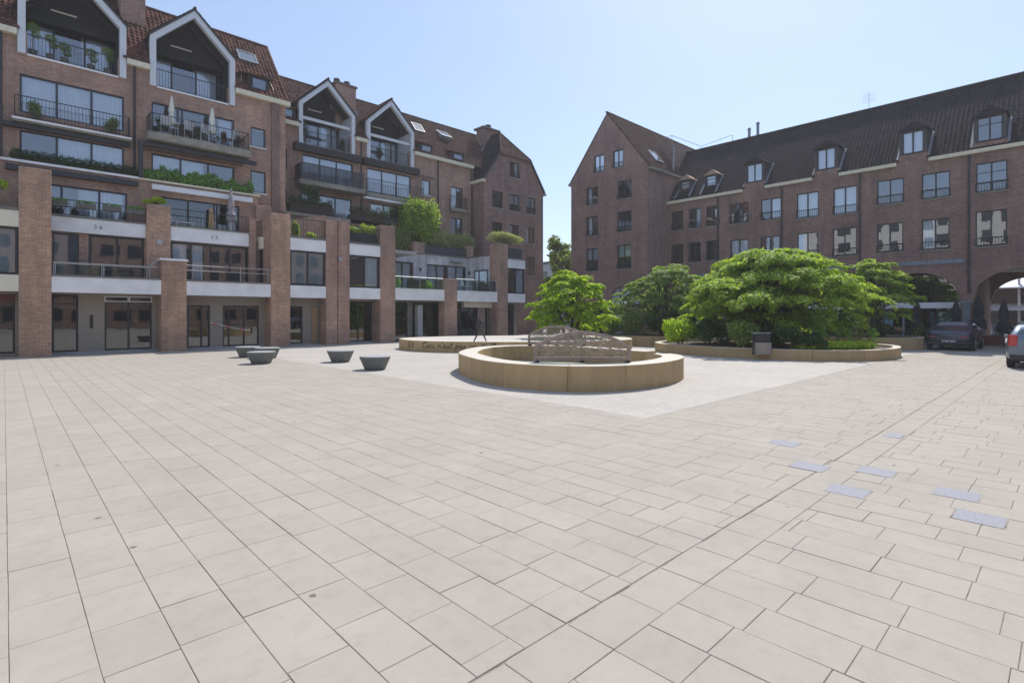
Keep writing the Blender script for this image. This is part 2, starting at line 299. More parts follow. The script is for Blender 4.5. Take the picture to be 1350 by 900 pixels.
# ---------------------------------------------------------------- facades
class F:
    """A wall plane. kind 'v': y = c, runs along X; kind 'u': x = c, runs along Y. d is depth into the building."""
    def __init__(s, kind, c, root): s.k, s.c, s.root = kind, c, root
    def P(s, a, d, z): return (a, s.c + d, z) if s.k == 'v' else (s.c + d, a, z)
    def box(s, mb, a0, a1, d0, d1, z0, z1):
        if s.k == 'v': mb.box(a0, a1, s.c + d0, s.c + d1, z0, z1)
        else: mb.box(s.c + d0, s.c + d1, a0, a1, z0, z1)
        return mb
    def b(s, a0, a1, d0, d1, z0, z1): return s.box(MB(), a0, a1, d0, d1, z0, z1)
    def wall(s, a0, a1, z0, z1, ops, mat, th=.3, name='wall', label=None):
        xs = sorted({a0, a1, *[o[0] for o in ops], *[o[1] for o in ops]}); zs = sorted({z0, z1, *[o[2] for o in ops], *[o[3] for o in ops]})
        xs = [x for x in xs if a0 <= x <= a1]; zs = [z for z in zs if z0 <= z <= z1]
        nx, nz = len(xs) - 1, len(zs) - 1; solid = [[True] * nz for _ in range(nx)]
        for i in range(nx):
            for j in range(nz):
                cx, cz = (xs[i] + xs[i + 1]) / 2, (zs[j] + zs[j + 1]) / 2
                for o in ops:
                    if o[0] < cx < o[1] and o[2] < cz < o[3]: solid[i][j] = False
        mb = MB()
        def q(*pts): mb.add([s.P(*p) for p in pts], [(0, 1, 2, 3)])
        for i in range(nx):
            for j in range(nz):
                if not solid[i][j]: continue
                x, X, z, Z = xs[i], xs[i + 1], zs[j], zs[j + 1]
                q((x, 0, z), (X, 0, z), (X, 0, Z), (x, 0, Z)); q((x, th, z), (x, th, Z), (X, th, Z), (X, th, z))
                if i == 0 or not solid[i - 1][j]: q((x, 0, z), (x, 0, Z), (x, th, Z), (x, th, z))
                if i == nx - 1 or not solid[i + 1][j]: q((X, 0, z), (X, th, z), (X, th, Z), (X, 0, Z))
                if j == 0 or not solid[i][j - 1]: q((x, 0, z), (x, th, z), (X, th, z), (X, 0, z))
                if j == nz - 1 or not solid[i][j + 1]: q((x, 0, Z), (X, 0, Z), (X, th, Z), (x, th, Z))
        me_o = obj(name, mb, mat, s.root, normals=False, label=label)
        bm = bmesh.new(); bm.from_mesh(me_o.data); bmesh.ops.remove_doubles(bm, verts=bm.verts, dist=.0005); bmesh.ops.recalc_face_normals(bm, faces=bm.faces); bm.to_mesh(me_o.data); bm.free()
        return me_o
    def window(s, a0, a1, z0, z1, n=2, frame='dark_frame', gl='glass_window', d=.10, fw=.075, mw=.085, transom=None, curtain=None, blind=None, sill=None, rail=None, room=.7, name='window', label=None, mull=None):
        mb = MB()
        s.box(mb, a0, a1, d - .03, d + .04, z0, z0 + fw); s.box(mb, a0, a1, d - .03, d + .04, z1 - fw, z1)
        s.box(mb, a0, a0 + fw, d - .028, d + .038, z0 + fw, z1 - fw); s.box(mb, a1 - fw, a1, d - .028, d + .038, z0 + fw, z1 - fw)
        cuts = [a0 + (a1 - a0) * k / n for k in range(1, n)] if mull is None else mull
        for c in cuts: s.box(mb, c - mw / 2, c + mw / 2, d - .024, d + .034, z0 + fw, z1 - fw)
        for zt in (transom or []): s.box(mb, a0 + fw, a1 - fw, d - .02, d + .03, zt - .02, zt + .02)
        wo = obj(name, mb, frame, s.root, label=label)
        ed = [a0 + fw * .5] + list(cuts) + [a1 - fw * .5]
        for i in range(len(ed) - 1):
            p = MB(); j = random.uniform(-.004, .004); jz = random.uniform(-.003, .003)
            x0, x1 = ed[i], ed[i + 1]
            p.add([s.P(x0, d + j, z0 + .02), s.P(x1, d - j, z0 + .02), s.P(x1, d - j + jz, z1 - .02), s.P(x0, d + j + jz, z1 - .02)], [(0, 1, 2, 3)])
            obj('pane', p, gl, wo, normals=False)
        if curtain:
            for (f0, f1) in curtain:
                c = MB(); x0, x1 = a0 + (a1 - a0) * f0, a0 + (a1 - a0) * f1; k = max(4, int((x1 - x0) / .035)); vs = []
                for i in range(k + 1):
                    x = x0 + (x1 - x0) * i / k; dd = d + .10 + .025 * math.sin(i * 1.7 + a0) ; vs += [s.P(x, dd, z0 + .03), s.P(x, dd, z1 - .05)]
                c.add(vs, [(2 * i, 2 * i + 2, 2 * i + 3, 2 * i + 1) for i in range(k)]); obj('curtain', c, 'curtain', wo, normals=False, smooth=True)
        if blind:
            f, bm_ = blind; obj('blind', s.b(a0 + fw, a1 - fw, d + .07, d + .085, z1 - (z1 - z0) * f, z1 - fw), bm_, wo)
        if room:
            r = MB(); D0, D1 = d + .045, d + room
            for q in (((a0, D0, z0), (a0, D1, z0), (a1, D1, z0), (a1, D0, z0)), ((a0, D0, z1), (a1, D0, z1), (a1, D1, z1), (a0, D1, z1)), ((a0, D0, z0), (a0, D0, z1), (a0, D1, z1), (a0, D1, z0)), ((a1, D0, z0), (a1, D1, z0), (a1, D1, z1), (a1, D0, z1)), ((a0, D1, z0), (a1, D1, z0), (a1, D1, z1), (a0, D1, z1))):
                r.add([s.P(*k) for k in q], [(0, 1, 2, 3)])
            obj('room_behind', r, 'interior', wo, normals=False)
        if sill: obj('sill', s.b(a0 - .07, a1 + .07, -.05, d - .03, z0 - .07, z0 - .004), sill, wo)
        if rail: s.rail(a0 - .02, a1 + .02, z0 + .02, z0 + rail, d=-.04, parent=wo, step=.12)
        return wo
    def rail(s, a0, a1, z0, z1, d=0, parent=None, step=.13, mat='dark_metal', name='railing', r=.008, ends=None, posts=None):
        mb = MB(); s.box(mb, a0, a1, d - .02, d + .02, z1 - .035, z1); s.box(mb, a0, a1, d - .012, d + .012, z0 + .05, z0 + .075)
        n = max(1, int(round((a1 - a0) / step)))
        for i in range(n + 1):
            a = a0 + (a1 - a0) * i / n; rr = r * 1.8 if (posts and i % posts == 0) or i in (0, n) else r
            s.box(mb, a - rr, a + rr, d - rr, d + rr, z0, z1 - .03)
        if ends:
            for a in (a0, a1):
                m = max(1, int(ends / step)); s.box(mb, a - .018, a + .018, d, d + ends, z1 - .036, z1 - .001); s.box(mb, a - .01, a + .01, d, d + ends, z0 + .05, z0 + .074)
                for i in range(1, m + 1): e = d + ends * i / m; s.box(mb, a - r, a + r, e - r, e + r, z0, z1 - .03)
        return obj(name, mb, mat, parent or s.root)
def bisect_obj(o, planes):
    bm = bmesh.new(); bm.from_mesh(o.data); mi = o.matrix_world
    for co_, no in planes:
        bmesh.ops.bisect_plane(bm, geom=list(bm.verts) + list(bm.edges) + list(bm.faces), plane_co=co_, plane_no=no, clear_outer=True, dist=.0001)
    bm.to_mesh(o.data); bm.free()
def roof_tiles(P0, av, sv, L, Sl, mat, parent, planes=None, holes=(), tw=.225, th=.31, name='roof_tiles', flat=1.0):
    """Pantiled slope: P0 lower left corner, av along the eave, sv up the slope; each tile its own island."""
    av = Vector(av).normalized(); sv = Vector(sv).normalized(); n = av.cross(sv).normalized()
    if n.z < 0: n = -n
    P0 = Vector(P0); na, ns = int(round(L / tw)), int(math.ceil(Sl / th)); tw = L / na
    prof = [(0, .012), (.22, .0), (.45, .004), (.68, .04), (.86, .045), (1.04, .016)]
    mb = MB()
    for j in range(ns):
        s0 = j * th; s1 = min((j + 1) * th + .03, Sl + .02)
        for i in range(na):
            ca, cs = (i + .5) * tw, (s0 + s1) / 2
            if callable(holes):
                if holes(ca, cs): continue
            elif any(h[0] < ca < h[1] and h[2] < cs < h[3] for h in holes): continue
            dz = random.uniform(-.004, .004); vs = []
            for f_, h in prof: vs.append(P0 + av * (i + f_) * tw + sv * s0 + n * (h * flat + .035 * flat + .004 + dz * flat))
            for f_, h in prof: vs.append(P0 + av * (i + f_) * tw + sv * s1 + n * (h * flat + .004 + dz * flat))
            vs += [P0 + av * i * tw + sv * s0, P0 + av * (i + 1.04) * tw + sv * s0]
            k = len(prof); mb.add(vs, [(q, q + 1, k + q + 1, k + q) for q in range(k - 1)] + [(2 * k, 2 * k + 1, 5, 4, 3, 2, 1, 0)])
    o = obj(name, mb, mat, parent, kind='stuff', normals=False)
    if planes: bisect_obj(o, planes)
    return o
# ================================================================ LEFT APARTMENT BUILDING
LB = thing('apartment_building', 'long brick apartment building with pillared shopfronts, white bands and white gable frames', 'building', (12, 33, 0))
T = lambda *a: obj(*a)
f33, f36, f32, f31, f30 = F('v', 33, LB), F('v', 36, LB), F('v', 32.4, LB), F('v', 31.6, LB), F('v', 30, LB)
# -- near wing upper wall
CUR = [(.02, .98)]
GA = [(.45, 4.47), (5.47, 9.53)]                       # gable bays of the near wing
ops = []; L5 = []
for a0, a1 in GA + [(-4.57, -.55)]: ops.append((a0 + .33, a1 - .33, 13.68, 16.3))
W = [(.52, 4.40, 8.95, 10.17), (5.56, 9.53, 8.95, 10.15), (.52, 4.40, 10.98, 12.72), (5.56, 9.53, 10.98, 12.82), (10.41, 11.23, 11.59, 12.71), (10.41, 11.26, 8.90, 10.18), (-4.4, -.6, 8.95, 10.17), (-4.4, -.6, 10.98, 12.72)]
f33.wall(-6, 12.4, 8.0, 14.62, ops + W, 'brick_upper')
bl = 'blue_frame'
f33.window(*W[0], n=3, frame=bl, curtain=[(.34, .99)]); f33.window(*W[1], n=3, frame=bl, curtain=[(0.02, .62)])
f33.window(*W[2], n=3, frame=bl, curtain=[(.02, .98)]); f33.window(*W[3], n=3, frame=bl, mull=[6.75, 6.95, 8.2, 8.4], curtain=[(.8, .97)])
f33.window(*W[4], n=1, frame=bl, sill='white_band', blind=(.12, 'blind_white'))
f33.window(*W[5], n=1, frame=bl, sill='white_band'); f33.window(*W[6], n=3, frame=bl); f33.window(*W[7], n=3, frame=bl)
E1, RZ1, RV1 = 14.62, 19.1, 36.3
def gable(f, a0, a1, zb, ze, za, root, crossbar, roofback, cheek_mat='dark_wood', loggia=2.0):
    """White pentagon frame, loggia behind it and its own little pitched roof."""
    mid = (a0 + a1) / 2; t_ = .27
    def ring(o, i, d0, d1, mat, nm):
        mb = MB(); n = len(o)
        vs = [f.P(a, d0, z) for a, z in o] + [f.P(a, d0, z) for a, z in i] + [f.P(a, d1, z) for a, z in o] + [f.P(a, d1, z) for a, z in i]
        fs = []
        for k in range(n - 1): fs += [(k, k + 1, n + k + 1, n + k), (2 * n + k, 3 * n + k, 3 * n + k + 1, 2 * n + k + 1), (k, 2 * n + k, 2 * n + k + 1, k + 1), (n + k, n + k + 1, 3 * n + k + 1, 3 * n + k)]
        fs += [(0, n, 3 * n, 2 * n), (n - 1, 3 * n - 1, 4 * n - 1, 2 * n - 1)]
        mb.add(vs, fs); return obj(nm, mb, mat, root)
    out = [(a0, zb), (a0, ze), (mid, za), (a1, ze), (a1, zb)]; k = t_ * 1.0
    inn = [(a0 + t_, zb), (a0 + t_, ze - .12), (mid, za - t_ * 1.42), (a1 - t_, ze - .12), (a1 - t_, zb)]
    ring(out, inn, -.16, .12, 'white_paint', 'gable_frame')
    # roof of the gable: two tiled slopes and dark verge
    vm = MB(); sl_ = Vector((mid - a0, za - ze)).normalized()
    for sgn in (-1, 1):
        ae = mid + sgn * (mid - a0 + .06); ze_ = ze - .06 * (za - ze) / (mid - a0)
        vm.add([f.P(ae, -.22, ze_ + .015), f.P(mid, -.22, za + .015), f.P(mid, roofback, za + .015), f.P(ae, roofback, ze_ + .015),
                f.P(ae, -.22, ze_ + .10), f.P(mid, -.22, za + .10), f.P(mid, roofback, za + .10), f.P(ae, roofback, ze_ + .10)], [(0, 1, 2, 3), (4, 7, 6, 5), (0, 4, 5, 1), (1, 5, 6, 2), (2, 6, 7, 3), (3, 7, 4, 0)])
    g = obj('gable_roof', vm, 'slate', root)
    rc = MB(); rc.tube(f.P(mid, -.25, za + .12), f.P(mid, roofback, za + .12), .075, 8); obj('ridge_tile', rc, 'roof_red', g)
    for sgn in (-1, 1):
        ae = mid + sgn * (mid - a0 + .04); P0 = f.P(ae, -.2, ze - .02); av = Vector(f.P(0, 1, 0)) - Vector(f.P(0, 0, 0)); sv = Vector(f.P(mid, 0, za)) - Vector(f.P(ae, 0, ze))
        roof_tiles(Vector(P0) + Vector((0, 0, .12)), av, sv, roofback + .2, math.hypot(mid - a0, za - ze), 'roof_red', g)
    # cheeks
    for a in (a0 + .02, a1 - .14): obj('cheek', f.b(a, a + .12, .12, roofback, zb + .9, ze), 'slate', root)
    # loggia: floor, side walls, back glazing, dark upper panel
    lg = MB(); f.box(lg, a0 + .14, a1 - .14, .3, loggia + .4, zb - .02, zb + .05); obj('loggia_floor', lg, 'concrete', root)
    for a, nm in ((a0 + .142, 'l'), (a1 - .26, 'r')): obj('loggia_wall', f.b(a, a + .118, .3, loggia, zb + .05, ze - .05), 'white_paint' if crossbar else 'dark_wood', root)
    zt = zb + 2.3
    wo = f.window(a0 + .27, a1 - .27, zb + .05, zt, n=3, d=loggia - .1, frame='blue_frame', room=.8, curtain=[(.0, .30), (.62, .95)], mull=[a0 + 1.35, a0 + 2.55] if not crossbar else [a0 + .9, a0 + 2.2, a0 + 3.2])
    pn = [(a0 + .265, zt + .0), (a0 + .265, ze), (mid, za - .05), (a1 - .265, ze), (a1 - .265, zt)]
    obj('gable_panel', MB().prism([f.P(a, loggia - .5 if not crossbar else loggia - .3, z) for a, z in pn], Vector(f.P(0, .08, 0)) - Vector(f.P(0, 0, 0))), 'dark_wood', root)
    obj('light_strip', f.b(a0 + 1.2, a0 + 2.2, loggia - .75, loggia - .68, zt + .62, zt + .68), 'cream_band', root)
    bm_ = MB()
    for sgn in (-1, 1): bm_.bar(f.P(mid + sgn * 1.7, .9, ze - .05), f.P(mid, .9, za - .42), .1, .14)
    f.box(bm_, a0 + .27, a1 - .27, loggia - .7, loggia - .52, zt - .02, zt + .16)
    obj('rafter', bm_, 'dark_wood', root)
    if crossbar:
        obj('crossbar', f.b(a0 + .3, a1 - .3, .0, .1, zb + 1.72, zb + 1.92), 'white_paint', root)
    obj('loggia_sill', f.b(a0 + .31, a1 - .31, -.06, .2, zb - .02, zb + .06), 'white_band', root)
    f.rail(a0 + .32, a1 - .32, zb + .07, zb + 1.0, d=.04, parent=root)
for a0, a1 in GA + [(-4.57, -.55)]: gable(f33, a0, a1, 13.62, 16.2, 18.22, LB, False, 3.4)
# main roof of the near wing (back slope and core closed so that light cannot leak)
def pitched(a0, a1, v0, zE, vR, zR, vB, mat_core, root, tiles_mat, axis='x', holes=()):
    mb = MB()
    mb.prism([(a0, v0, zE), (a0, vR, zR), (a0, vB, zE)] if axis == 'x' else [(v0, a0, zE), (vR, a0, zR), (vB, a0, zE)], (a1 - a0, 0, 0) if axis == 'x' else (0, a1 - a0, 0))
    o = obj('roof', mb, mat_core, root)
    return o
def cut_core(a0, a1, v0, zE, vR, zR, vB, bays, depth):
    mb = MB(); a = a0; k = (zR - zE) / (vR - v0)
    for b0, b1 in bays + [(a1, a1)]:
        if b0 > a: mb.prism([(a, v0, zE), (a, vR, zR), (a, vB, zE)], (b0 - a, 0, 0))
        if b1 > b0: mb.prism([(b0 + .01, v0 + depth, zE), (b0 + .01, v0 + depth, zE + k * depth), (b0 + .01, vR, zR), (b0 + .01, vB, zE)], (b1 - b0 - .02, 0, 0))
        a = b1
    return obj('roof', mb, 'slate', LB)
def bay_hole(x0, v0, zE, vR, zR, bays, vf, ze, za, depth):
    L_ = math.hypot(vR - v0, zR - zE); k = (zR - zE) / (vR - v0)
    def h(ca, cs):
        a = x0 + ca; v = v0 + cs * (vR - v0) / L_; z = zE + (v - v0) * k
        for b0, b1 in bays:
            if b0 + .05 < a < b1 - .05 and v < vf + depth:
                if z < za - abs(a - (b0 + b1) / 2) / ((b1 - b0) / 2) * (za - ze) + .02: return True
        return False
    return h
BAYS = [(-4.57, -.55)] + GA
rf1 = cut_core(-6, 12.38, 32.85, E1, RV1, RZ1, 39.75, BAYS, 2.75)
ss = Vector((0, RV1 - 32.8, RZ1 - E1)); SL1 = ss.length
o_ = roof_tiles((-6, 32.75, E1 + .0), (1, 0, 0), ss, 18.4, SL1, 'roof_red', rf1, holes=bay_hole(-6, 32.75, E1, RV1, RZ1, BAYS, 33, 16.2, 18.22, 3.0))
obj('ridge_tile', MB().tube((-6, RV1, RZ1 + .07), (12.45, RV1, RZ1 + .07), .11, 8), 'roof_red', rf1)
obj('verge', MB().prism([(12.38, 32.75, E1 - .02), (12.38, RV1, RZ1 + .02), (12.38, RV1, RZ1 + .18), (12.38, 32.75, E1 + .16)], (.1, 0, 0)), 'roof_red', rf1)
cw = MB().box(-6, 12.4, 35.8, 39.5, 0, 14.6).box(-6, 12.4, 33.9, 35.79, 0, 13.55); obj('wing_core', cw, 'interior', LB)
for a, b in ((-6, -4.6), (-.53, .43), (4.49, 5.45), (9.55, 12.6)):
    obj('gutter', f33.b(a, b, -.28, .02, 14.36, 14.63), 'cream_gutter', LB)
for a in (4.82, 11.78, -.1): obj('downpipe', MB().tube((a, 32.93, 8.6), (a, 32.93, 14.4), .05, 8), 'dark_metal', LB)
obj('hopper_pilaster', f33.b(11.55, 11.98, -.14, -.003, 6.1, 14.35), 'brick_soldier', LB)
ch = obj('chimney', MB().box(4.5, 5.6, 34.9, 36.1, 16.2, 20.4), 'brick_upper', LB); obj('flashing', MB().box(4.42, 5.68, 34.82, 34.9, 16.9, 17.15), 'lead', ch)
def small_dormer(f, a0, a1, z0, z1, slope, root, tiles_mat='roof_red', back=1.6):
    d = thing_part = obj('dormer', f.b(a0 - .12, a1 + .12, -.02, back, z0 - .12, z1 + .1), 'dark_wood', root)
    mb = MB(); fw = .06
    f.box(mb, a0, a1, -.07, -.02, z0, z0 + fw); f.box(mb, a0, a1, -.07, -.02, z1 - fw, z1); f.box(mb, a0, a0 + fw, -.07, -.02, z0 + fw, z1 - fw); f.box(mb, a1 - fw, a1, -.07, -.02, z0 + fw, z1 - fw)
    obj('window_frame', mb, 'dark_frame', d); obj('pane', MB().add([f.P(a0 + .03, -.04, z0 + .03), f.P(a1 - .03, -.04, z0 + .03), f.P(a1 - .03, -.035, z1 - .03), f.P(a0 + .03, -.035, z1 - .03)], [(0, 1, 2, 3)]), 'glass_window', d, normals=False)
    r = MB().add([f.P(a0 - .35, -.16, z1 + .06), f.P(a1 + .35, -.16, z1 + .06), f.P(a1 + .55, back, z1 + .62), f.P(a0 - .55, back, z1 + .62), f.P(a0 - .35, -.16, z1 + .13), f.P(a1 + .35, -.16, z1 + .13), f.P(a1 + .55, back, z1 + .70), f.P(a0 - .55, back, z1 + .70)], [(3, 2, 1, 0), (4, 5, 6, 7), (0, 1, 5, 4), (1, 2, 6, 5), (2, 3, 7, 6), (3, 0, 4, 7)])
    obj('dormer_roof', r, 'roof_red', d)
    for sg, a in ((-1, a0 - .12), (1, a1 + .12)): obj('cheek', MB().prism([f.P(a, .0, z0 - .1), f.P(a, .0, z1 + .06), f.P(a, back, z1 + .5), f.P(a + sg * .5, .08, z0 - .25)][:3], Vector(f.P(sg * .03, 0, 0)) - Vector(f.P(0, 0, 0))), 'slate', d)
    for sg, a in ((-1, a0 - .45), (1, a1 + .45)): obj('flashing', MB().bar(f.P(a + sg * .1, .02, z0 - .05), f.P(a - sg * .05, .5, z1 + .1), .05, .03), 'plywood', d)
small_dormer(f33, 10.45, 11.3, 14.95, 15.62, 0, LB)
def skylight(px, py, v, zr, root, a0, a1, s0, s1, P0, av, sv, open_=0):
    av = Vector(av).normalized(); sv = Vector(sv).normalized(); n = av.cross(sv).normalized(); n = n if n.z > 0 else -n; P0 = Vector(P0); mb = MB()
    def q(a, s, h): return P0 + av * a + sv * s + n * h
    for (x0, x1, y0, y1) in ((a0, a1, s0, s0 + .08), (a0, a1, s1 - .08, s1), (a0, a0 + .08, s0 + .08, s1 - .08), (a1 - .08, a1, s0 + .08, s1 - .08)):
        mb.add([q(x0, y0, .02), q(x1, y0, .02), q(x1, y1, .02), q(x0, y1, .02), q(x0, y0, .16 + open_ * (1 - (y0 - s0) / (s1 - s0))), q(x1, y0, .16 + open_ * (1 - (y0 - s0) / (s1 - s0))), q(x1, y1, .16 + open_ * (1 - (y1 - s0) / (s1 - s0))), q(x0, y1, .16 + open_ * (1 - (y1 - s0) / (s1 - s0)))], [(3, 2, 1, 0), (4, 5, 6, 7), (0, 1, 5, 4), (1, 2, 6, 5), (2, 3, 7, 6), (3, 0, 4, 7)])
    o = obj('skylight', mb, 'lead', root)
    obj('pane', MB().add([q(a0 + .06, s0 + .06, .13 + open_), q(a1 - .06, s0 + .06, .13 + open_), q(a1 - .06, s1 - .06, .13), q(a0 + .06, s1 - .06, .13)], [(0, 1, 2, 3)]), 'sky_pane', o, normals=False)
m, t, p = newmat('sky_pane'); p.inputs['Base Color'].default_value = (.25, .27, .30, 1); p.inputs['Roughness'].default_value = .06; p.inputs['Specular IOR Level'].default_value = 1; p.inputs['Metallic'].default_value = .6
skylight(0, 0, 0, 0, rf1, 16.25, 17.35, 3.1, 4.1, (-6, 32.75, E1), (1, 0, 0), ss)
# -- level 2 wall of the near wing, terrace ledge, hedges' ledge, awnings
O2 = [(-4.4, -.6, 6.17, 7.75), (1.30, 4.45, 6.17, 7.77), (5.72, 9.62, 6.17, 7.85)]
f32.wall(-6, 10.6, 6.1, 8.55, O2, 'brick_upper')
f32.window(*O2[0], n=3, frame=bl); f32.window(*O2[1], n=3, frame=bl, mull=[1.95, 3.35], curtain=[(.4, .95)], name='sliding_window'); f32.window(*O2[2], n=4, gl='glass_shop', frame='dark_frame', name='sliding_window', mull=[7.1, 8.35, 8.5, 9.0])
obj('ledge_coping', f32.b(-6, 4.93, -.10, .6, 8.552, 8.66), 'white_band', LB, label='white coping under the dark hedge')
obj('ledge_coping', f32.b(4.935, 10.7, -.10, .6, 8.552, 8.64), 'cream_gutter', LB)
obj('awning_cassette', f32.b(.05, 4.88, -.22, -.004, 8.16, 8.40), 'dark_metal', LB); obj('awning_cassette', f32.b(5.45, 10.25, -.26, -.004, 8.12, 8.38), 'white_metal', LB, label='white rolled awning cassette')
obj('terrace_slab', MB().box(-6, 10.4, 31.45, 32.7, 5.85, 6.1), 'concrete', LB)
# steel beams and balconies of the near wing, level 4
f33.rail(.35, 4.55, 10.62, 11.6, d=-.45, ends=.43, parent=LB); obj('balcony_slab', f33.b(.28, 4.62, -.5, -.003, 10.42, 10.6), 'concrete', LB)
obj('balcony_edge', f33.b(.26, 4.64, -.56, -.503, 10.5, 10.585), 'white_band', LB); obj('steel_beam', f33.b(-.1, 4.6, -.32, -.004, 10.2, 10.40), 'dark_metal', LB)
f33.rail(5.35, 10.0, 11.02, 11.95, d=-1.0, ends=.97, parent=LB); obj('balcony_slab', f33.b(5.25, 10.1, -1.05, -.003, 10.62, 11.0), 'concrete', LB, label='deep concrete balcony with parasols on it')
obj('steel_beam', f33.b(4.9, 10.5, -.75, -.5, 10.32, 10.52), 'dark_metal', LB); obj('steel_post', MB().box(4.9, 5.08, 32.25, 32.5, 8.65, 10.3), 'dark_metal', LB)
obj('brick_band', f33.b(5.1, 9.9, -.3, -.003, 10.27, 10.6), 'brick_soldier', LB)
# -- level 1 wall behind the first-floor terraces
O1 = [(-3.8, .1, 3.5, 5.38), (1.58, 2.51, 3.5, 5.47), (2.86, 5.02, 3.5, 5.49), (6.14, 9.82, 3.5, 5.48)]
f31.wall(-6, 10.45, 3.4, 5.5, O1[1:], 'brick_upper')
obj('band', f31.b(1.50, 5.06, -.16, -.004, 5.52, 6.18), 'white_band', LB, label='white band above the first floor windows'); obj('band', f31.b(6.08, 9.82, -.16, -.004, 5.52, 6.22), 'white_band', LB)
obj('terrace_rim', f31.b(1.5, 5.06, -.2, .1, 6.183, 6.26), 'coping', LB); obj('terrace_rim', f31.b(6.08, 9.82, -.2, .1, 6.222, 6.28), 'concrete', LB)
f31.window(*O1[1], n=1, frame=bl, blind=(.97, 'blind')); f31.window(*O1[2], n=2, fw=.09, mw=.09); f31.window(*O1[3], n=4, fw=.09, mw=.09, curtain=[(.26, .40), (.02, .2)])
obj('grey_panel', f31.b(2.14, 2.50, .03, .09, 3.52, 5.45), 'anthracite', LB)
obj('pillar', MB().box(9.82, 10.16, 31.3, 31.9, 3.45, 7.1), 'brick_upper', LB)
f31.rail(1.5, 5.06, 6.24, 7.0, d=-.12, parent=LB, step=.17); f31.rail(6.1, 9.82, 6.26, 7.15, d=-.12, parent=LB, step=.17, r=.006)
# house numbers / marks on the white bands
def text(body, loc, size, rot, mat, parent, ext=.004):
    cu = D.curves.new('lettering', 'FONT'); cu.body = body; cu.size = size; cu.extrude = ext; cu.align_x = 'CENTER'; cu.materials.append(M[mat])
    o = D.objects.new('lettering', cu); C.objects.link(o); o.location = loc; o.rotation_euler = rot; bpy.context.view_layer.update()
    me = D.meshes.new_from_object(o.evaluated_get(bpy.context.evaluated_depsgraph_get())); mo = D.objects.new('lettering', me); C.objects.link(mo); mo.matrix_world = o.matrix_world.copy(); D.objects.remove(o)
    mw = mo.matrix_world.copy()
    if parent is not None: mo.parent = parent; mo.matrix_parent_inverse = Matrix.Translation(-Vector(parent.location)) if parent.parent is None else Matrix.Identity(4); 
    return mo
text('3 6', (3.2, 31.43, 5.76), .26, (R(90), 0, 0), 'coping', LB); text('2 3', (8.1, 31.43, 5.78), .26, (R(90), 0, 0), 'coping', LB)
# -- podium: pillars, first-floor bands, ground floor
PL = [('pillar', .45, 1.47, 0, 7.9, 30, 31.8, 'brick_orange'), ('pillar', 5.45, 6.50, 0, 4.36, 30, 30.75, 'brick_orange'), ('pillar', 5.06, 6.08, 3.45, 7.2, 31.28, 31.9, 'brick_orange'),
      ('pillar', 10.50, 11.54, 0, 7.3, 30, 31.0, 'brick_orange'), ('pillar', 10.45, 11.3, 6.0, 8.05, 32.2, 32.9, 'brick_upper'), ('pillar', 13.60, 15.07, 0, 7.3, 30, 30.9, 'brick_upper'),
      ('pillar', 17.14, 18.2, 0, 7.4, 30, 31.0, 'brick_upper'), ('pillar', 22.1, 23.2, 0, 4.27, 30, 30.75, 'brick_upper'), ('pillar', 27.02, 28.1, 0, 7.18, 30, 30.9, 'brick_upper')]
for nm, a, b, z0, z1, v0, v1, mt in PL: bevel(obj(nm, MB().box(a, b, v0, v1, z0, z1), mt, LB), .012)
obj('pillar_cap', MB().box(5.4, 6.56, 29.95, 30.8, 4.362, 4.46), 'white_band', LB)
obj('seam', MB().box(14.29, 14.33, 29.985, 29.998, 0, 7.3), 'dark_red', LB)
for a, b in ((.45, 1.47), (10.5, 11.54), (13.6, 15.07), (17.14, 18.2)): obj('joint_line', MB().box(a + .01, b - .01, 29.992, 29.9985, 6.02 if a > 13 else 3.40, 6.035 if a > 13 else 3.415), 'coping', LB)
bands = [(-6, .445, 'cream_band'), (1.475, 5.445, 'white_band'), (6.505, 10.495, 'white_band'), (11.545, 13.595, 'white_band'), (15.075, 17.135, 'white_band'), (18.205, 22.095, 'white_band'), (23.205, 27.015, 'white_band'), (28.105, 30.0, 'white_band')]
for a, b, mt in bands: obj('band', MB().box(a, b, 30.02, 30.3, 2.72, 3.40), mt, LB)
for a, b, mt in bands[1:3] + bands[5:7]: obj('band_coping', MB().box(a, b, 29.99, 30.34, 3.403, 3.48), 'coping' if a < 10 else 'white_band', LB)
for a, b, mt in (bands[0], bands[3], bands[4], bands[7]): obj('band', MB().box(a, b, 30.02, 30.3, 5.38, 6.05), mt, LB)
for a, b in ((-6, .445), (11.545, 13.595), (15.075, 17.135), (28.105, 30.0)): obj('terrace_rim', MB().box(a, b, 29.98, 30.34, 6.053, 6.16), 'coping', LB)
f303 = F('v', 30.1, LB)
for a, b, n, bd in ((-3.5, .44, 2, (.96, 'blind')), (11.55, 13.59, 2, (.94, 'blind')), (15.08, 17.13, 2, None), (28.11, 29.98, 2, None)):
    f303.window(a, b, 3.41, 5.375, n=n, fw=.1, mw=.1, d=.05, blind=bd, curtain=None if bd else [(.5, .95)])
# first-floor slabs and terrace floors
obj('floor_slab', MB().box(-6, 30, 30.31, 36.2, 2.8, 3.395), 'grey_wall', LB)
obj('floor_slab', MB().box(10.46, 20.4, 30.85, 36.2, 5.85, 6.04), 'grey_wall', LB); obj('floor_slab', MB().box(27.05, 29.98, 30.7, 36.2, 5.85, 6.04), 'grey_wall', LB)
f103 = F('u', 10.44, LB); f103.wall(30.95, 32.4, 3.4, 6.0, [(31.05, 31.85, 3.5, 5.4)], 'brick_upper'); f103.window(31.05, 31.85, 3.5, 5.4, n=2); obj('band', MB().box(10.3, 10.44, 30.96, 32.2, 5.42, 6.06), 'cream_band', LB)
F('u', 10.36, LB).rail(31.0, 32.3, 6.1, 7.0, parent=LB)
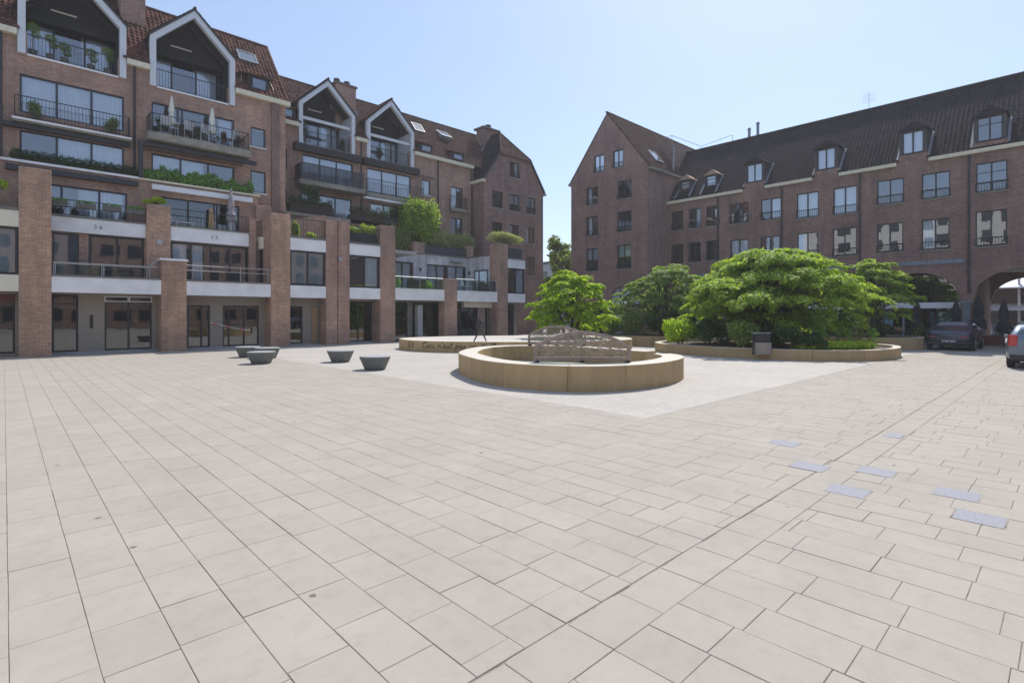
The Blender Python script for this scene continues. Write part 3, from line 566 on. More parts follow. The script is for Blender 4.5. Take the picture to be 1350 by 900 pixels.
# ground floor, set back to v = 31
O0 = [(-3.6, .35, .12, 2.62), (1.54, 2.44, .10, 2.66), (3.39, 5.24, .10, 2.62), (6.75, 7.78, .05, 2.25), (8.39, 10.21, .07, 2.25), (11.7, 12.63, .08, 2.25), (13.15, 13.58, .05, 2.22), (15.2, 17.12, .08, 2.60), (18.4, 19.75, .05, 2.60), (20.15, 22.6, .05, 2.60), (23.5, 25.9, .05, 2.60), (26.0, 26.9, .05, 2.4), (28.3, 29.7, .08, 2.62)]
f310 = F('v', 31, LB)
f310.wall(-6, 18.3, 0, 2.79, O0[:8], 'taupe'); f310.wall(18.3, 30, 0, 2.79, O0[8:], 'coping')
f310.window(*O0[0], n=2, gl='glass_shop', room=2.2, transom=[2.2], name='shop_window'); f310.window(*O0[1], n=1, gl='glass_shop', room=2.2, transom=[2.25], name='shop_window')
f310.window(*O0[2], n=2, gl='glass_shop', room=2.2, transom=[2.33], name='shop_window', frame='dark_frame')
mb = MB(); 
for a, b in ((3.39, 4.31), (4.33, 5.24)):
    for q in ((a, b, 2.36, 2.40), (a, b, 2.58, 2.62), (a, a + .04, 2.4, 2.58), (b - .04, b, 2.4, 2.58)): f310.box(mb, q[0], q[1], .0, .06, q[2], q[3])
obj('transom_frame', mb, 'white_metal', LB)
f310.window(*O0[3], n=2, gl='glass_shop', room=2, name='shop_door', mull=[7.4]); f310.window(*O0[4], n=3, gl='glass_shop', room=2.2, name='shop_window', mull=[8.7, 9.45], blind=(.0, 'blind'))
f310.window(*O0[5], n=1, gl='glass_shop', room=1.5, name='shop_window'); obj('door', f310.b(13.19, 13.56, .06, .1, .1, 2.2), 'plywood', LB, label='plywood panel in the doorway'); obj('door_lining', f310.b(13.1, 13.6, .1, .16, .05, 2.22), 'dark_wood', LB)
f310.window(*O0[7], n=2, gl='glass_shop', room=2.5, name='shop_window'); f310.window(*O0[8], n=1, gl='glass_shop', room=2.5, name='shop_window'); f310.window(*O0[9], n=2, gl='glass_shop', room=2.5, name='shop_window'); f310.window(*O0[10], n=3, gl='glass_shop', room=2.5, name='shop_window'); f310.window(*O0[11], n=1, gl='glass_shop', room=2.5, name='shop_door'); f310.window(*O0[12], n=1, gl='glass_shop', room=1.2, name='shop_window')
obj('red_fascia', f310.b(-3.6, .35, -.03, -.004, 2.28, 2.6), 'dark_red', LB); obj('intercom', f310.b(2.86, 2.96, -.04, -.003, 1.15, 1.75), 'ink', LB); obj('sign_plate', f310.b(5.35, 5.42, -.04, -.003, 2.2, 2.42), 'plywood', LB)
obj('column', MB().box(20.2, 20.6, 30.45, 30.8, 0, 2.4), 'grey_wall', LB); obj('panel', f310.b(25.9, 26.6, -.05, -.004, .1, 2.3), 'pinkish', LB); obj('beam', f310.b(24.3, 27, -.4, -.1, 2.3, 2.75), 'cream_band', LB)
obj('step', MB().box(1.5, 17.1, 30.86, 30.995, .0, .09), 'grey_wall', LB)
# first-floor rails
rr = MB(); rr.tube((1.5, 30.15, 4.02), (5.35, 30.15, 4.02), .022); rr.tube((5.0, 30.15, 4.02), (5.3, 30.15, 4.40), .018); [rr.tube((a, 30.15, 3.48), (a, 30.15, 4.02), .018) for a in (1.6, 3.2, 4.9)]; obj('handrail', rr, 'steel', LB)
rr = MB(); rr.tube((6.5, 30.15, 4.2), (10.5, 30.15, 4.2), .022); rr.tube((6.5, 30.15, 3.95), (10.5, 30.15, 3.95), .018); [rr.tube((a, 30.15, 3.48), (a, 30.15, 4.2), .018) for a in (7.2, 9.0, 10.4)]; obj('handrail', rr, 'steel', LB)
def glass_rail(a0, a1, v, z0, z1):
    n = 2; o = None; mb = MB().tube((a0, v, z1), (a1, v, z1), .018)
    for k in range(n + 1): a = a0 + (a1 - a0) * k / n; mb.box(a - .015, a + .015, v - .02, v + .02, z0 - .05, z1)
    o = obj('glass_balustrade', mb, 'steel', LB)
    for k in range(n): a = a0 + (a1 - a0) * k / n; obj('pane', MB().box(a + .03, a + (a1 - a0) / n - .03, v - .006, v + .006, z0, z1 - .03), 'glass_rail', o)
glass_rail(1.55, 5.0, 30.2, 3.5, 3.98); glass_rail(18.3, 22.05, 30.15, 3.5, 4.25); glass_rail(23.25, 27.0, 30.15, 3.5, 4.3)
# white brick recess (first floor, between the tall pillars)
f336 = F('v', 33.6, LB); ow = [(20.1, 21.9, 3.55, 5.60), (23.1, 26.87, 3.55, 5.58)]
f336.wall(18.0, 27.2, 3.4, 6.28, ow, 'white_brick'); f336.window(*ow[0], n=2, mw=.08, curtain=[(.1, .9)]); f336.window(*ow[1], n=4, mw=.09, curtain=[(.05, .45), (.55, .95)])
f27 = F('u', 27.02, LB); f27.wall(30.9, 33.6, 3.4, 6.28, [(31.0, 32.85, 3.55, 5.25)], 'white_brick'); f27.window(31.0, 32.85, 3.55, 5.25, n=1, fw=.09)
obj('parapet_coping', MB().box(18.2, 27.1, 33.52, 33.95, 6.283, 6.36), 'coping', LB); obj('parapet_coping', MB().box(26.96, 27.35, 30.9, 33.515, 6.283, 6.36), 'coping', LB)
for p_ in ((22.45, 33.5, 5.0), (26.93, 33.3, 4.95)): obj('wall_lamp', MB().lathe(p_[0], p_[1], [(.05, p_[2]), (.07, p_[2] + .04), (.07, p_[2] + .2), (.03, p_[2] + .26)], 8), 'ink', LB)
obj('awning_cassette', MB().box(25.2, 26.3, 33.2, 33.59, 5.86, 6.02), 'steel', LB)
obj('recess_wall', MB().box(17.9, 18.1, 30.9, 33.6, 3.4, 6.3), 'white_brick', LB)
# -- terrace level above the podium in front of the far wing
f34 = F('v', 34, LB); f34.wall(12.4, 20.3, 6.05, 8.25, [(13.0, 15.0, 6.1, 7.9), (15.9, 19.2, 6.1, 7.9)], 'brick_upper'); f34.window(13.0, 15.0, 6.1, 7.9, n=2); f34.window(15.9, 19.2, 6.1, 7.9, n=3)
obj('terrace_slab', MB().box(11.0, 20.4, 33.9, 36.1, 8.05, 8.24), 'concrete', LB)
obj('slanted_parapet', MB().prism([(12.6, 33.6, 6.3), (12.6, 33.6, 7.6), (15.2, 33.6, 8.25), (15.2, 33.6, 6.3)], (0, .15, 0)), 'brick_orange', LB)
obj('slanted_parapet', MB().prism([(11.6, 32.6, 6.3), (11.6, 32.6, 7.5), (12.5, 32.6, 7.9), (12.5, 32.6, 6.3)], (0, .15, 0)), 'brick_orange', LB)
f30.rail(11.55, 13.59, 6.17, 7.2, d=.15, parent=LB, step=.16); f30.rail(15.08, 17.12, 6.17, 7.1, d=.15, parent=LB, step=.16)
obj('planter_box', MB().box(15.1, 17.1, 30.35, 30.8, 6.15, 6.75), 'dark_metal', LB); obj('planter_box', MB().box(28.15, 29.95, 30.35, 30.8, 6.15, 6.95), 'anthracite', LB)
obj('terrace_fence', MB().box(22.6, 26.9, 33.70, 33.76, 6.36, 7.0), 'anthracite', LB); obj('pillar', MB().box(21.9, 22.85, 33.5, 34.0, 6.36, 7.15), 'brick_upper', LB); obj('pillar', MB().box(26.95, 27.6, 33.55, 34.0, 6.36, 7.3), 'brick_upper', LB)
# -- far wing
A4, B4 = (14.66, 18.34, 10.85, 12.64), (19.45, 23.26, 10.85, 12.64)
OF = [A4, B4, (14.56, 18.25, 8.6, 10.05), (19.70, 23.19, 8.9, 10.08), (13.3, 13.62, 11.42, 12.73), (24.22, 25.09, 11.40, 12.62), (27.19, 28.45, 10.72, 12.53), (27.17, 28.40, 8.3, 9.95), (13.2, 13.62, 9.0, 10.1)]
GF = [(14.36, 18.43), (19.38, 23.44)]
f36.wall(12.2, 29.6, 6.1, 14.62, OF + [(a + .33, b - .33, 13.35, 16.3) for a, b in GF], 'brick_upper')
for q, n, cu_ in zip(OF, (3, 3, 3, 3, 1, 1, 2, 2, 1), (CUR, CUR, None, None, None, [(.5, .95)], None, [(.1, .5)], None)):
    f36.window(*q, n=n, frame=bl, curtain=cu_ or ([(.05, .5)] if n > 1 else None), sill='white_band' if n == 1 and q[0] > 20 else None, blind=(.14, 'blind_white') if q[0] == 27.19 else None)
for a0, a1 in GF: gable(f36, a0, a1, 13.32, 16.1, 18.08, LB, True, 3.2)
for a0, a1 in GF: obj('gable_ledge', f36.b(a0 - .35, a1 + .35, -.42, -.004, 12.78, 13.25), 'dark_wood', LB); 
f = f36; obj('balcony_slab', f.b(14.1, 18.8, -1.0, -.004, 10.4, 10.72), 'concrete', LB); obj('balcony_slab', f.b(19.2, 24.2, -.5, -.004, 10.4, 10.72), 'concrete', LB)
mb = MB(); k = 0
a = 14.2
while a < 18.7: f.box(mb, a, a + .055, -.98, -.95, 10.75, 11.78); a += .085
f.box(mb, 14.15, 18.75, -1.0, -.94, 11.782, 11.83); f.box(mb, 14.15, 14.19, -.93, -.01, 10.75, 11.8); obj('slatted_railing', mb, 'anthracite', LB)
f.rail(19.3, 24.1, 10.74, 11.75, d=-.45, ends=.4, parent=LB, step=.14, posts=8); f.rail(27.0, 28.7, 10.74, 11.7, d=-.25, ends=.2, parent=LB); obj('balcony_slab', f.b(26.95, 28.75, -.32, -.004, 10.45, 10.7), 'concrete', LB)
obj('white_ledge', f.b(19.0, 24.3, -.55, -.004, 10.22, 10.36), 'white_band', LB)
obj('planter_box', f.b(19.4, 23.6, -.9, -.55, 8.3, 8.95), 'dark_metal', LB)
obj('planter_box', MB().box(13.0, 15.9, 33.9, 34.4, 8.25, 8.8), 'ink', LB); obj('planter_box', MB().box(17.1, 20.2, 33.9, 34.4, 8.0, 8.6), 'ink', LB)
RV2, RZ2 = 39.4, 18.8
rf2 = cut_core(12.2, 33.3, 35.85, 14.62, RV2, RZ2, 42.95, GF, 2.6)
ss2 = Vector((0, RV2 - 35.8, RZ2 - 14.62)); roof_tiles((12.45, 35.75, 14.62), (1, 0, 0), ss2, 20.8, ss2.length, 'roof_mid', rf2, holes=bay_hole(12.45, 35.75, 14.62, RV2, RZ2, GF, 36, 16.1, 18.08, 3.0))
obj('ridge_tile', MB().tube((12.45, RV2, RZ2 + .07), (33.2, RV2, RZ2 + .07), .11, 8), 'roof_mid', rf2)
obj('wing_core', MB().box(12.4, 36.5, 38.8, 42.5, 0, 14.6).box(12.4, 36.5, 36.9, 38.79, 0, 13.25), 'interior', LB)
for a, b in ((12.45, 14.34), (18.45, 19.36), (23.46, 29.45)): obj('gutter', f36.b(a, b, -.3, .02, 14.36, 14.63), 'cream_gutter', LB)
for a in (18.95, 25.8, 29.35): obj('downpipe', MB().tube((a, 35.9, 6.1), (a, 35.9, 14.4), .055, 8), 'dark_metal', LB)
obj('surround', f36.b(23.9, 25.4, -.06, -.004, 12.75, 12.95), 'brick_soldier', LB); 
small_dormer(f36, 24.2, 25.15, 14.75, 15.4, 0, LB); small_dormer(f36, 27.4, 28.4, 14.75, 15.36, 0, LB); small_dormer(f36, 13.25, 14.0, 14.75, 15.45, 0, LB)
S2 = ((12.45, 35.75, 14.62), (1, 0, 0), ss2)
skylight(0, 0, 0, 0, rf2, 12.35, 13.35, 3.2, 4.3, *S2); skylight(0, 0, 0, 0, rf2, 14.9, 16.0, 3.1, 4.2, *S2, open_=.25)
ch = obj('chimney', MB().box(17.7, 19.3, 37.4, 38.5, 15.5, 18.8), 'brick_upper', LB); obj('cap', MB().box(17.62, 19.38, 37.32, 38.58, 18.803, 18.95), 'brick_soldier', ch); obj('flashing', MB().box(17.2, 19.4, 37.3, 37.395, 16.7, 17.1), 'lead', ch)
for a in (18.0, 18.8): obj('chimney_pot', MB().lathe(a, 37.9, [(.2, 18.95), (.2, 19.2), (.24, 19.21), (.22, 19.32)], 10), 'slate', ch)
# ================================================================ LEFT END HOUSE (half-hipped gable)
EB = thing('gabled_house', 'narrow brick end house with half-hipped roof at the end of the left row', 'building', (33.2, 36, 0))
f345 = F('v', 34.5, EB)
OE = [(32.54, 33.70, 14.0, 15.38), (30.46, 31.70, 11.03, 12.50), (32.54, 33.75, 11.0, 12.50), (34.62, 35.84, 11.0, 12.54), (30.44, 31.65, 8.3, 9.80), (32.48, 33.67, 8.3, 9.80), (34.55, 35.70, 8.3, 9.80), (30.5, 31.7, 5.4, 7.1), (32.5, 33.7, 5.4, 7.1), (34.6, 35.7, 5.4, 7.1)]
f345.wall(29.5, 36.85, 0, 13.25, OE[1:], 'brick_purple')
EZ, AZ, UM = 13.25, 18.45, 33.17
hz = 15.85; hu = 1.8
def poly_wall(f, pts, hole, mat, root, th=.3):
    # gable triangle built round one opening
    n = Vector(f.P(0, th, 0)) - Vector(f.P(0, 0, 0))
    o = obj('gable_wall', MB().prism([f.P(a, 0, z) for a, z in pts], n), mat, root); bm = bmesh.new(); bm.from_mesh(o.data)
    av = Vector(f.P(1, 0, 0)) - Vector(f.P(0, 0, 0))
    for h in hole if isinstance(hole[0], tuple) else [hole]:
        for co_, no in ((f.P(h[0], 0, 0), av), (f.P(h[1], 0, 0), av), (f.P(0, 0, h[2]), (0, 0, 1)), (f.P(0, 0, h[3]), (0, 0, 1))):
            bmesh.ops.bisect_plane(bm, geom=list(bm.verts) + list(bm.edges) + list(bm.faces), plane_co=co_, plane_no=no)
        dl = []
        for fc in bm.faces:
            c = fc.calc_center_median(); a = c.x if f.k == 'v' else c.y
            if h[0] < a < h[1] and h[2] < c.z < h[3]: dl.append(fc)
        bmesh.ops.delete(bm, geom=dl, context='FACES')
    bm.to_mesh(o.data); bm.free(); return o
GP = [(29.5, 13.252), (31.35, hz), (34.98, hz), (36.85, 13.252)]
poly_wall(f345, GP, OE[0], 'brick_purple', EB)
f345.window(*OE[0], n=2, curtain=[(.55, .95)], sill='grey_wall', rail=.5)
for i, q in enumerate(OE[1:]): f345.window(*q, n=2, sill='grey_wall', blind=(.55, 'blind_white') if i in (1, 2) else None, curtain=[(.1, .45)] if i in (4, 5) else None, rail=.55 if i in (1, 2) else None)
obj('side_wall', MB().box(29.5, 29.8, 34.81, 36.0, 0, 13.24), 'brick_purple', EB); obj('side_wall', MB().box(36.55, 36.85, 34.81, 46, 0, 13.24), 'brick_purple', EB)
obj('house_core', MB().box(29.85, 36.5, 34.9, 46, 0, 13.2), 'interior', EB)
# roof: two long slopes and the half hip in front
def hip_roof():
    v0 = 34.35; vA = 36.5
    vc = 35.7; core = MB().add([(29.4, vc, EZ - .05), (36.95, vc, EZ - .05), (29.4, 46, EZ - .05), (36.95, 46, EZ - .05), (31.3, vc, hz), (35.03, vc, hz), (UM, vA, AZ), (UM, 46, AZ)],
                    [(0, 2, 3, 1), (0, 1, 5, 4), (4, 5, 6), (0, 4, 6, 7, 2), (1, 3, 7, 6, 5), (2, 7, 3)])
    r = obj('roof', core, 'slate', EB)
    hipn = Vector((0, -(AZ - hz), (vA - v0))).normalized()
    for sg in (-1, 1):
        e = Vector((UM + sg * 3.82, v0, EZ - .12)); sv = Vector((UM, 0, AZ)) - Vector((UM + sg * 3.75, 0, EZ))
        roof_tiles(e, (0, 1, 0), sv, 11.6, sv.length + .1, 'roof_dark' if sg < 0 else 'roof_mid', r, planes=[((UM, vA, AZ + .02), hipn)])
    e = Vector((31.1, v0 - .08, hz - .1)); sv = Vector((0, vA - v0, AZ - hz))
    s1 = Vector((-(AZ - EZ), 0, 3.75)).normalized(); s2 = Vector(((AZ - EZ), 0, 3.75)).normalized()
    roof_tiles(e, (1, 0, 0), sv, 4.2, sv.length, 'roof_mid', r, planes=[((UM, 0, AZ + .08), s1), ((UM, 0, AZ + .08), s2)])
    for sg in (-1, 1): obj('hip_tile', MB().tube((UM + sg * 1.86, v0 - .05, hz + .03), (UM, vA, AZ + .08), .07, 6), 'roof_mid', r)
    obj('ridge_tile', MB().tube((UM, vA, AZ + .1), (UM, 46, AZ + .1), .1, 6), 'roof_mid', r)
    for sg in (-1, 1): obj('verge_board', MB().bar((UM + sg * 3.78, v0 + .02, EZ - .02), (UM + sg * 1.84, v0 + .02, hz + .06), .12, .1), 'slate', r)
hip_roof()
obj('gutter', MB().box(29.2, 29.52, 34.3, 36.0, 13.0, 13.24), 'cream_gutter', EB); obj('gutter', MB().box(36.8, 37.1, 34.3, 46, 12.95, 13.15), 'grey_wall', EB)
ch = obj('chimney', MB().box(32.2, 33.95, 37.7, 38.7, 16.0, 19.05), 'brick_purple', EB); obj('cap', MB().box(32.0, 34.15, 37.5, 38.9, 19.053, 19.2), 'brick_soldier', ch); obj('chimney_pot', MB().lathe(33.2, 38.2, [(.25, 19.2), (.25, 19.5), (.3, 19.51), (.28, 19.65)], 10), 'slate', ch); obj('flashing', MB().bar((31.9, 37.65, 16.9), (33.9, 37.65, 18.3), .08, .25), 'lead', ch)
# ================================================================ RIGHT GABLED HOUSE
GB = thing('gabled_house', 'tall brick gable-fronted house with two windows under its steep pointed roof, beside the street gap', 'building', (40, 27.1, 0))
g369 = F('u', 36.9, GB)
OG = [(27.46, 28.50, 13.94, 15.41), (25.54, 26.54, 13.95, 15.41), (28.10, 29.38, 11.27, 12.77), (24.74, 26.11, 11.27, 12.77), (28.10, 29.38, 8.6, 10.24), (24.75, 26.11, 8.6, 10.24), (28.10, 29.38, 5.55, 7.50), (24.78, 26.11, 5.55, 7.50)]
ARC = (23.9, 26.9, 2.64, 4.13); ARC2 = (28.2, 30.5, 2.64, 4.0)
g369.wall(23.2, 31.1, 0, 13.58, OG[2:] + [(24.0, 26.9, .05, 4.2), (27.6, 30.6, .05, 2.3)], 'brick_purple')
poly_wall(g369, [(23.2, 13.583), (27.15, 18.7), (31.1, 13.583)], OG[:2], 'brick_purple', GB)
for i, q in enumerate(OG): g369.window(*q, n=2, sill='concrete', curtain=[(.05, .95)] if i < 2 else ([(.6, .85)] if i in (2, 4) else None), rail=.45, blind=(.5, 'blind') if i in (6, 7) else None)
def arch_infill(f, a0, a1, zs, za, ztop, root, mat, n=16, d0=-.002, th=.3, p=2.0, name='arch_wall'):
    """Wall piece above an arched opening."""
    c, r = (a0 + a1) / 2, (a1 - a0) / 2; pts = []
    for k in range(n + 1):
        x = -r + 2 * r * k / n; pts.append((c + x, zs + (za - zs) * (max(0, 1 - (abs(x) / r) ** p)) ** (1 / p)))
    mb = MB()
    for (xa, za_), (xb, zb_) in zip(pts, pts[1:]):
        q = lambda *v: [f.P(*w_) for w_ in v]
        mb.add(q((xa, d0, za_), (xb, d0, zb_), (xb, d0, ztop), (xa, d0, ztop), (xa, th, za_), (xb, th, zb_), (xb, th, ztop), (xa, th, ztop)), [(0, 1, 2, 3), (7, 6, 5, 4), (0, 4, 5, 1), (3, 2, 6, 7)])
    return obj(name, mb, mat, root), pts
arch_infill(g369, 24.0, 26.9, 3.0, 4.12, 4.2, GB, 'brick_purple', d0=.0)
g369.window(24.02, 26.88, 2.5, 4.15, n=3, curtain=[(.02, .98)], d=.16); obj('canopy', g369.b(23.8, 27.0, -.7, -.003, 2.2, 2.32), 'plywood', GB)
obj('shop_front', g369.b(24.02, 26.88, .3, .4, .05, 2.45), 'dark_frame', GB); obj('door', g369.b(25.9, 26.5, .24, .29, .05, 2.1), 'blind', GB)
g369.window(27.65, 30.55, .3, 2.25, n=3, gl='glass_shop'); obj('fascia', g369.b(27.5, 30.7, -.12, -.003, 2.35, 2.6), 'anthracite', GB); obj('menu_board', g369.b(26.95, 27.45, -.06, -.003, 1.1, 2.0), 'ink', GB)
arch_infill(g369, 27.9, 30.4, 2.62, 3.9, 4.0, GB, 'glass_shop', d0=.01, th=.03) if False else None
f232 = F('v', 23.2, GB); f232.wall(37.2, 52, 0, 13.58, [], 'brick_purple'); obj('side_wall', MB().box(37.2, 52, 30.8, 31.1, 0, 13.58), 'brick_purple', GB); obj('house_core', MB().box(37.4, 51.5, 23.6, 30.7, 0, 13.5), 'interior', GB)
rg = obj('roof', MB().prism([(38.0, 23.1, 13.5), (38.0, 27.15, 18.72), (38.0, 31.2, 13.5)], (14.1, 0, 0)), 'slate', GB)
svg = Vector((0, 27.15 - 23.05, 18.75 - 13.45)); roof_tiles((36.85, 23.0, 13.42), (1, 0, 0), svg, 15.3, svg.length, 'roof_mid', rg); roof_tiles((36.85, 31.3, 13.42), (1, 0, 0), Vector((0, -4.15, 5.3)), 15.3, svg.length, 'roof_mid', rg)
obj('ridge_tile', MB().tube((36.8, 27.15, 18.82), (52.1, 27.15, 18.82), .1, 6), 'roof_mid', rg)
obj('gutter', MB().box(36.95, 45, 22.95, 23.2, 13.3, 13.5), 'concrete', GB); obj('gutter', MB().box(36.8, 45, 31.1, 31.35, 13.3, 13.5), 'concrete', GB)
skylight(0, 0, 0, 0, rg, 1.9, 3.1, 1.2, 2.5, (36.85, 23.0, 13.42), (1, 0, 0), svg)
# ================================================================ RIGHT LONG BUILDING (arcade)
RB = thing('arcade_building', 'long dark-roofed brick building with arcade arches and wall dormers on the right', 'building', (44, 4, 0))
g40 = F('u', 40, RB)
R2 = [(21.88, 22.94, 8.7, 10.24), (20.36, 21.37, 8.7, 10.24), (18.87, 19.92, 8.7, 10.24), (16.64, 18.04, 8.62, 10.13), (14.33, 15.74, 8.62, 10.13), (11.93, 13.30, 8.42, 10.15), (9.67, 11.04, 8.38, 10.15), (7.20, 8.58, 8.66, 10.18), (4.98, 6.31, 8.66, 10.18), (2.52, 3.84, 8.66, 10.3), (-.9, .5, 8.66, 10.3), (-3.9, -2.5, 8.66, 10.3)]
R1 = [(21.88, 22.94, 5.97, 7.54), (20.39, 21.41, 5.97, 7.54), (18.88, 19.93, 6.0, 7.54), (16.64, 18.0, 5.78, 7.41), (14.43, 15.77, 5.78, 7.41), (11.95, 13.28, 5.68, 7.4), (9.69, 11.07, 5.62, 7.44), (7.23, 8.58, 5.66, 7.45), (5.01, 6.32, 5.62, 7.45), (2.54, 3.86, 5.60, 7.6), (-.9, .5, 5.6, 7.6), (-3.9, -2.5, 5.6, 7.6)]
AR = [(-.28, 3.98), (4.52, 8.78), (9.3, 13.5), (14.1, 18.2), (18.9, 22.6), (-5.1, -.8)]
g40.wall(-24, 23.2, 0, 11.1, R2 + R1 + [(a, b, 0, 4.3) for a, b in AR], 'brick_purple')
for i, (a, b) in enumerate(AR): arch_infill(g40, a, b, 2.55, 4.27, 4.302, RB, 'brick_purple', d0=.0, p=2.1)
for i, q in enumerate(R2):
    g40.window(*q, n=2, sill='concrete', rail=.55 if i > 2 else .4, curtain=[(.03, .97)] if i in (5, 6) else ([(.05, .45)] if i in (1, 4) else None), fw=.06, mw=.08, transom=[9.2, 9.75] if i == 9 else None)
for i, q in enumerate(R1):
    g40.window(*q, n=2, sill='concrete', rail=.5, curtain=[(.05, .95)] if i == 3 else ([(.55, .95)] if i in (5, 8) else None), fw=.06, mw=.08)
DR = [(21.65, 22.39, 11.80, 12.76, .55, 'a'), (19.42, 20.19, 11.83, 12.76, .55, 'a'), (15.65, 16.75, 11.55, 12.85, 0, 'b'), (10.94, 12.01, 11.55, 12.90, 0, 'b'), (6.23, 7.26, 11.58, 12.90, 0, 'b'), (2.72, 3.78, 11.54, 12.86, 0, 'c'), (-1.8, -.7, 11.54, 12.86, 0, 'b')]
EZR, RUR, RZR = 11.15, 44.2, 16.14
core = obj('roof', MB().prism([(40.1, -24, EZR - .1), (RUR, -24, RZR - .02), (49.3, -24, EZR - .1)], (0, 49.5, 0)), 'slate', RB)
svr = Vector((RUR - 39.95, 0, RZR - EZR)); holes = [(d_[0] - .1 + 24, d_[1] + .1 + 24, 0, 1.9) for d_ in DR if d_[5] == 'b']
roof_tiles((39.95, -24, EZR), (0, 1, 0), svr, 48.5, svr.length, 'roof_dark', core, holes=holes, flat=.35)
obj('ridge_tile', MB().tube((RUR, -24, RZR + .06), (RUR, 25.4, RZR + .06), .1, 6), 'roof_dark', core)
gaps = sorted([(d_[0] - .28, d_[1] + .28) for d_ in DR if d_[5] == 'b']); a = -24
for g0, g1 in gaps + [(23.2, 24)]: obj('gutter', g40.b(a, g0, -.24, .03, 10.88, 11.09), 'cream_gutter', RB); a = g1
def big_dormer(a0, a1, z0, z1, dd, typ):
    d = obj('dormer', g40.b(a0 - .22, a1 + .22, dd + .02, 2.3 if typ != 'a' else 2.0, 11.102 if typ != 'a' else 11.3, z0 - .06), 'brick_purple', RB)
    fr_ = MB(); g40.box(fr_, a0 - .16, a0, dd + .0, dd + .2, z0 - .06, z1 + .08); g40.box(fr_, a1, a1 + .16, dd + .0, dd + .2, z0 - .06, z1 + .08); g40.box(fr_, a0, a1, dd, dd + .2, z1, z1 + .08)
    obj('window_surround', fr_, 'slate', d)
    [obj('cheek', g40.b(q0, q0 + .06, dd + .2, 2.4, z0 - .06, z1 + .08), 'slate', d) for q0 in (a0 - .16, a1 + .1)]
    f_ = F('u', 40, RB); w_ = f_.window(a0, a1, z0, z1, n=2 if typ != 'a' else 1, d=dd + .1, fw=.05, room=.5, curtain=[(.03, .97)] if random.random() < .7 else None, name='dormer_window', transom=[z0 + .9] if typ == 'c' else ([z0 + .35, z0 + .65] if typ == 'a' else None))
    # hipped little roof
    m = (a0 + a1) / 2; hw = (a1 - a0) / 2 + .25; ze = z1 + .05; zr = ze + (.62 if typ != 'a' else .5); bk = dd + 2.9
    P = g40.P
    vs = [P(m - hw, dd - .16, ze), P(m + hw, dd - .16, ze), P(m + hw, bk, ze), P(m - hw, bk, ze), P(m, dd + .22, zr), P(m, bk + .4, zr)]
    r = obj('dormer_roof', MB().add(vs, [(0, 1, 4), (1, 2, 5, 4), (3, 0, 4, 5), (0, 3, 2, 1), (2, 3, 5)]), 'roof_sunlit_tan' if typ == 'a' else 'roof_dark', d, normals=True)
    # lead flashing down each side, lying on the main slope
    sl = (RZR - EZR) / (RUR - 39.95)
    for sg in (-1, 1):
        a_ = m + sg * hw
        def onroof(x, h=.09): return (x, a_ + sg * .0, EZR + (x - 39.95) * sl + h)
        obj('flashing', MB().bar(onroof(40.0), onroof(39.95 + (ze - EZR) / sl), .13, .03, up=(-1, 0, 1)), 'lead', d)
rooftile('roof_sunlit_tan', (.30, .20, .14), (.36, .25, .17))  # sunlight on the two far dormer roofs, put into their tile colour
for d_ in DR: big_dormer(*d_)
obj('stone_band', g40.b(4.33, 23.1, -.06, -.003, 4.74, 4.98), 'lead', RB)
for a in (18.94, 14.28, 9.5, 4.13): obj('downpipe', MB().tube((39.9, a, 5.0), (39.9, a, 10.85), .055, 8), 'dark_metal', RB)
obj('pilaster', g40.b(4.08, 4.42, -.12, -.003, 0, 2.42), 'lead', RB); obj('capital', g40.b(4.0, 4.5, -.18, -.003, 2.423, 2.58), 'lead', RB); obj('broad_pipe', MB().tube((39.86, 4.13, 3.0), (39.86, 4.13, 5.0), .06, 8), 'dark_metal', RB)
# glazing of the arcade shops, set back, with a white canopy inside
g42 = F('u', 41.2, RB)
for a, b in AR[1:5]:
    w_ = g42.window(a - .3, b + .25, .1, 4.4, n=3, fw=.09, mw=.09, gl='glass_shop', room=4, name='shop_window', transom=[2.45])
obj('canopy', MB().box(40.5, 41.1, 4.55, 8.7, 2.15, 2.5), 'white_band', RB); obj('canopy', MB().box(40.6, 41.1, 9.4, 13.4, 2.15, 2.5), 'white_band', RB)
obj('poster', g42.b(4.75, 6.1, .12, .14, .9, 1.95), 'poster_blue', RB); obj('poster', g42.b(4.7, 5.1, .09, .11, .8, 1.7), 'poster_tan', RB); obj('poster', g42.b(8.0, 8.5, .09, .11, .6, 2.0), 'poster_blue', RB)
pst = MB(); [pst.box(41.0, 41.12, a, a + .09, 0, 4.4) for a in (7.35, 8.5)]; obj('steel_post', pst, 'grey_wall', RB)
obj('pier', MB().box(40.31, 49.3, 3.99, 4.5, 0, 4.6), 'brick_purple', RB); obj('pier', MB().box(40.31, 49.3, -.8, -.29, 0, 4.6), 'brick_purple', RB)
obj('floor_slab', MB().box(40.31, 49.3, -24, 23.1, 4.62, 4.9), 'grey_wall', RB); obj('floor_slab', MB().box(41.5, 49.2, -24, 23.1, 8.0, 8.1), 'interior', RB); obj('floor_slab', MB().box(40.35, 49.2, -24, 23.1, 10.9, 11.0), 'interior', RB)
f_back = F('u', 49.3, RB); f_back.wall(-24, 23.1, 0, 11.1, [(-.28, 3.98, 0, 4.3), (-5.1, -.8, 0, 4.3)], 'brick_purple'); arch_infill(f_back, -.28, 3.98, 2.55, 4.27, 4.302, RB, 'brick_purple', d0=0, p=2.1)
obj('room_core', MB().box(45.5, 45.6, 4.6, 23, 0, 4.6), 'interior', RB)
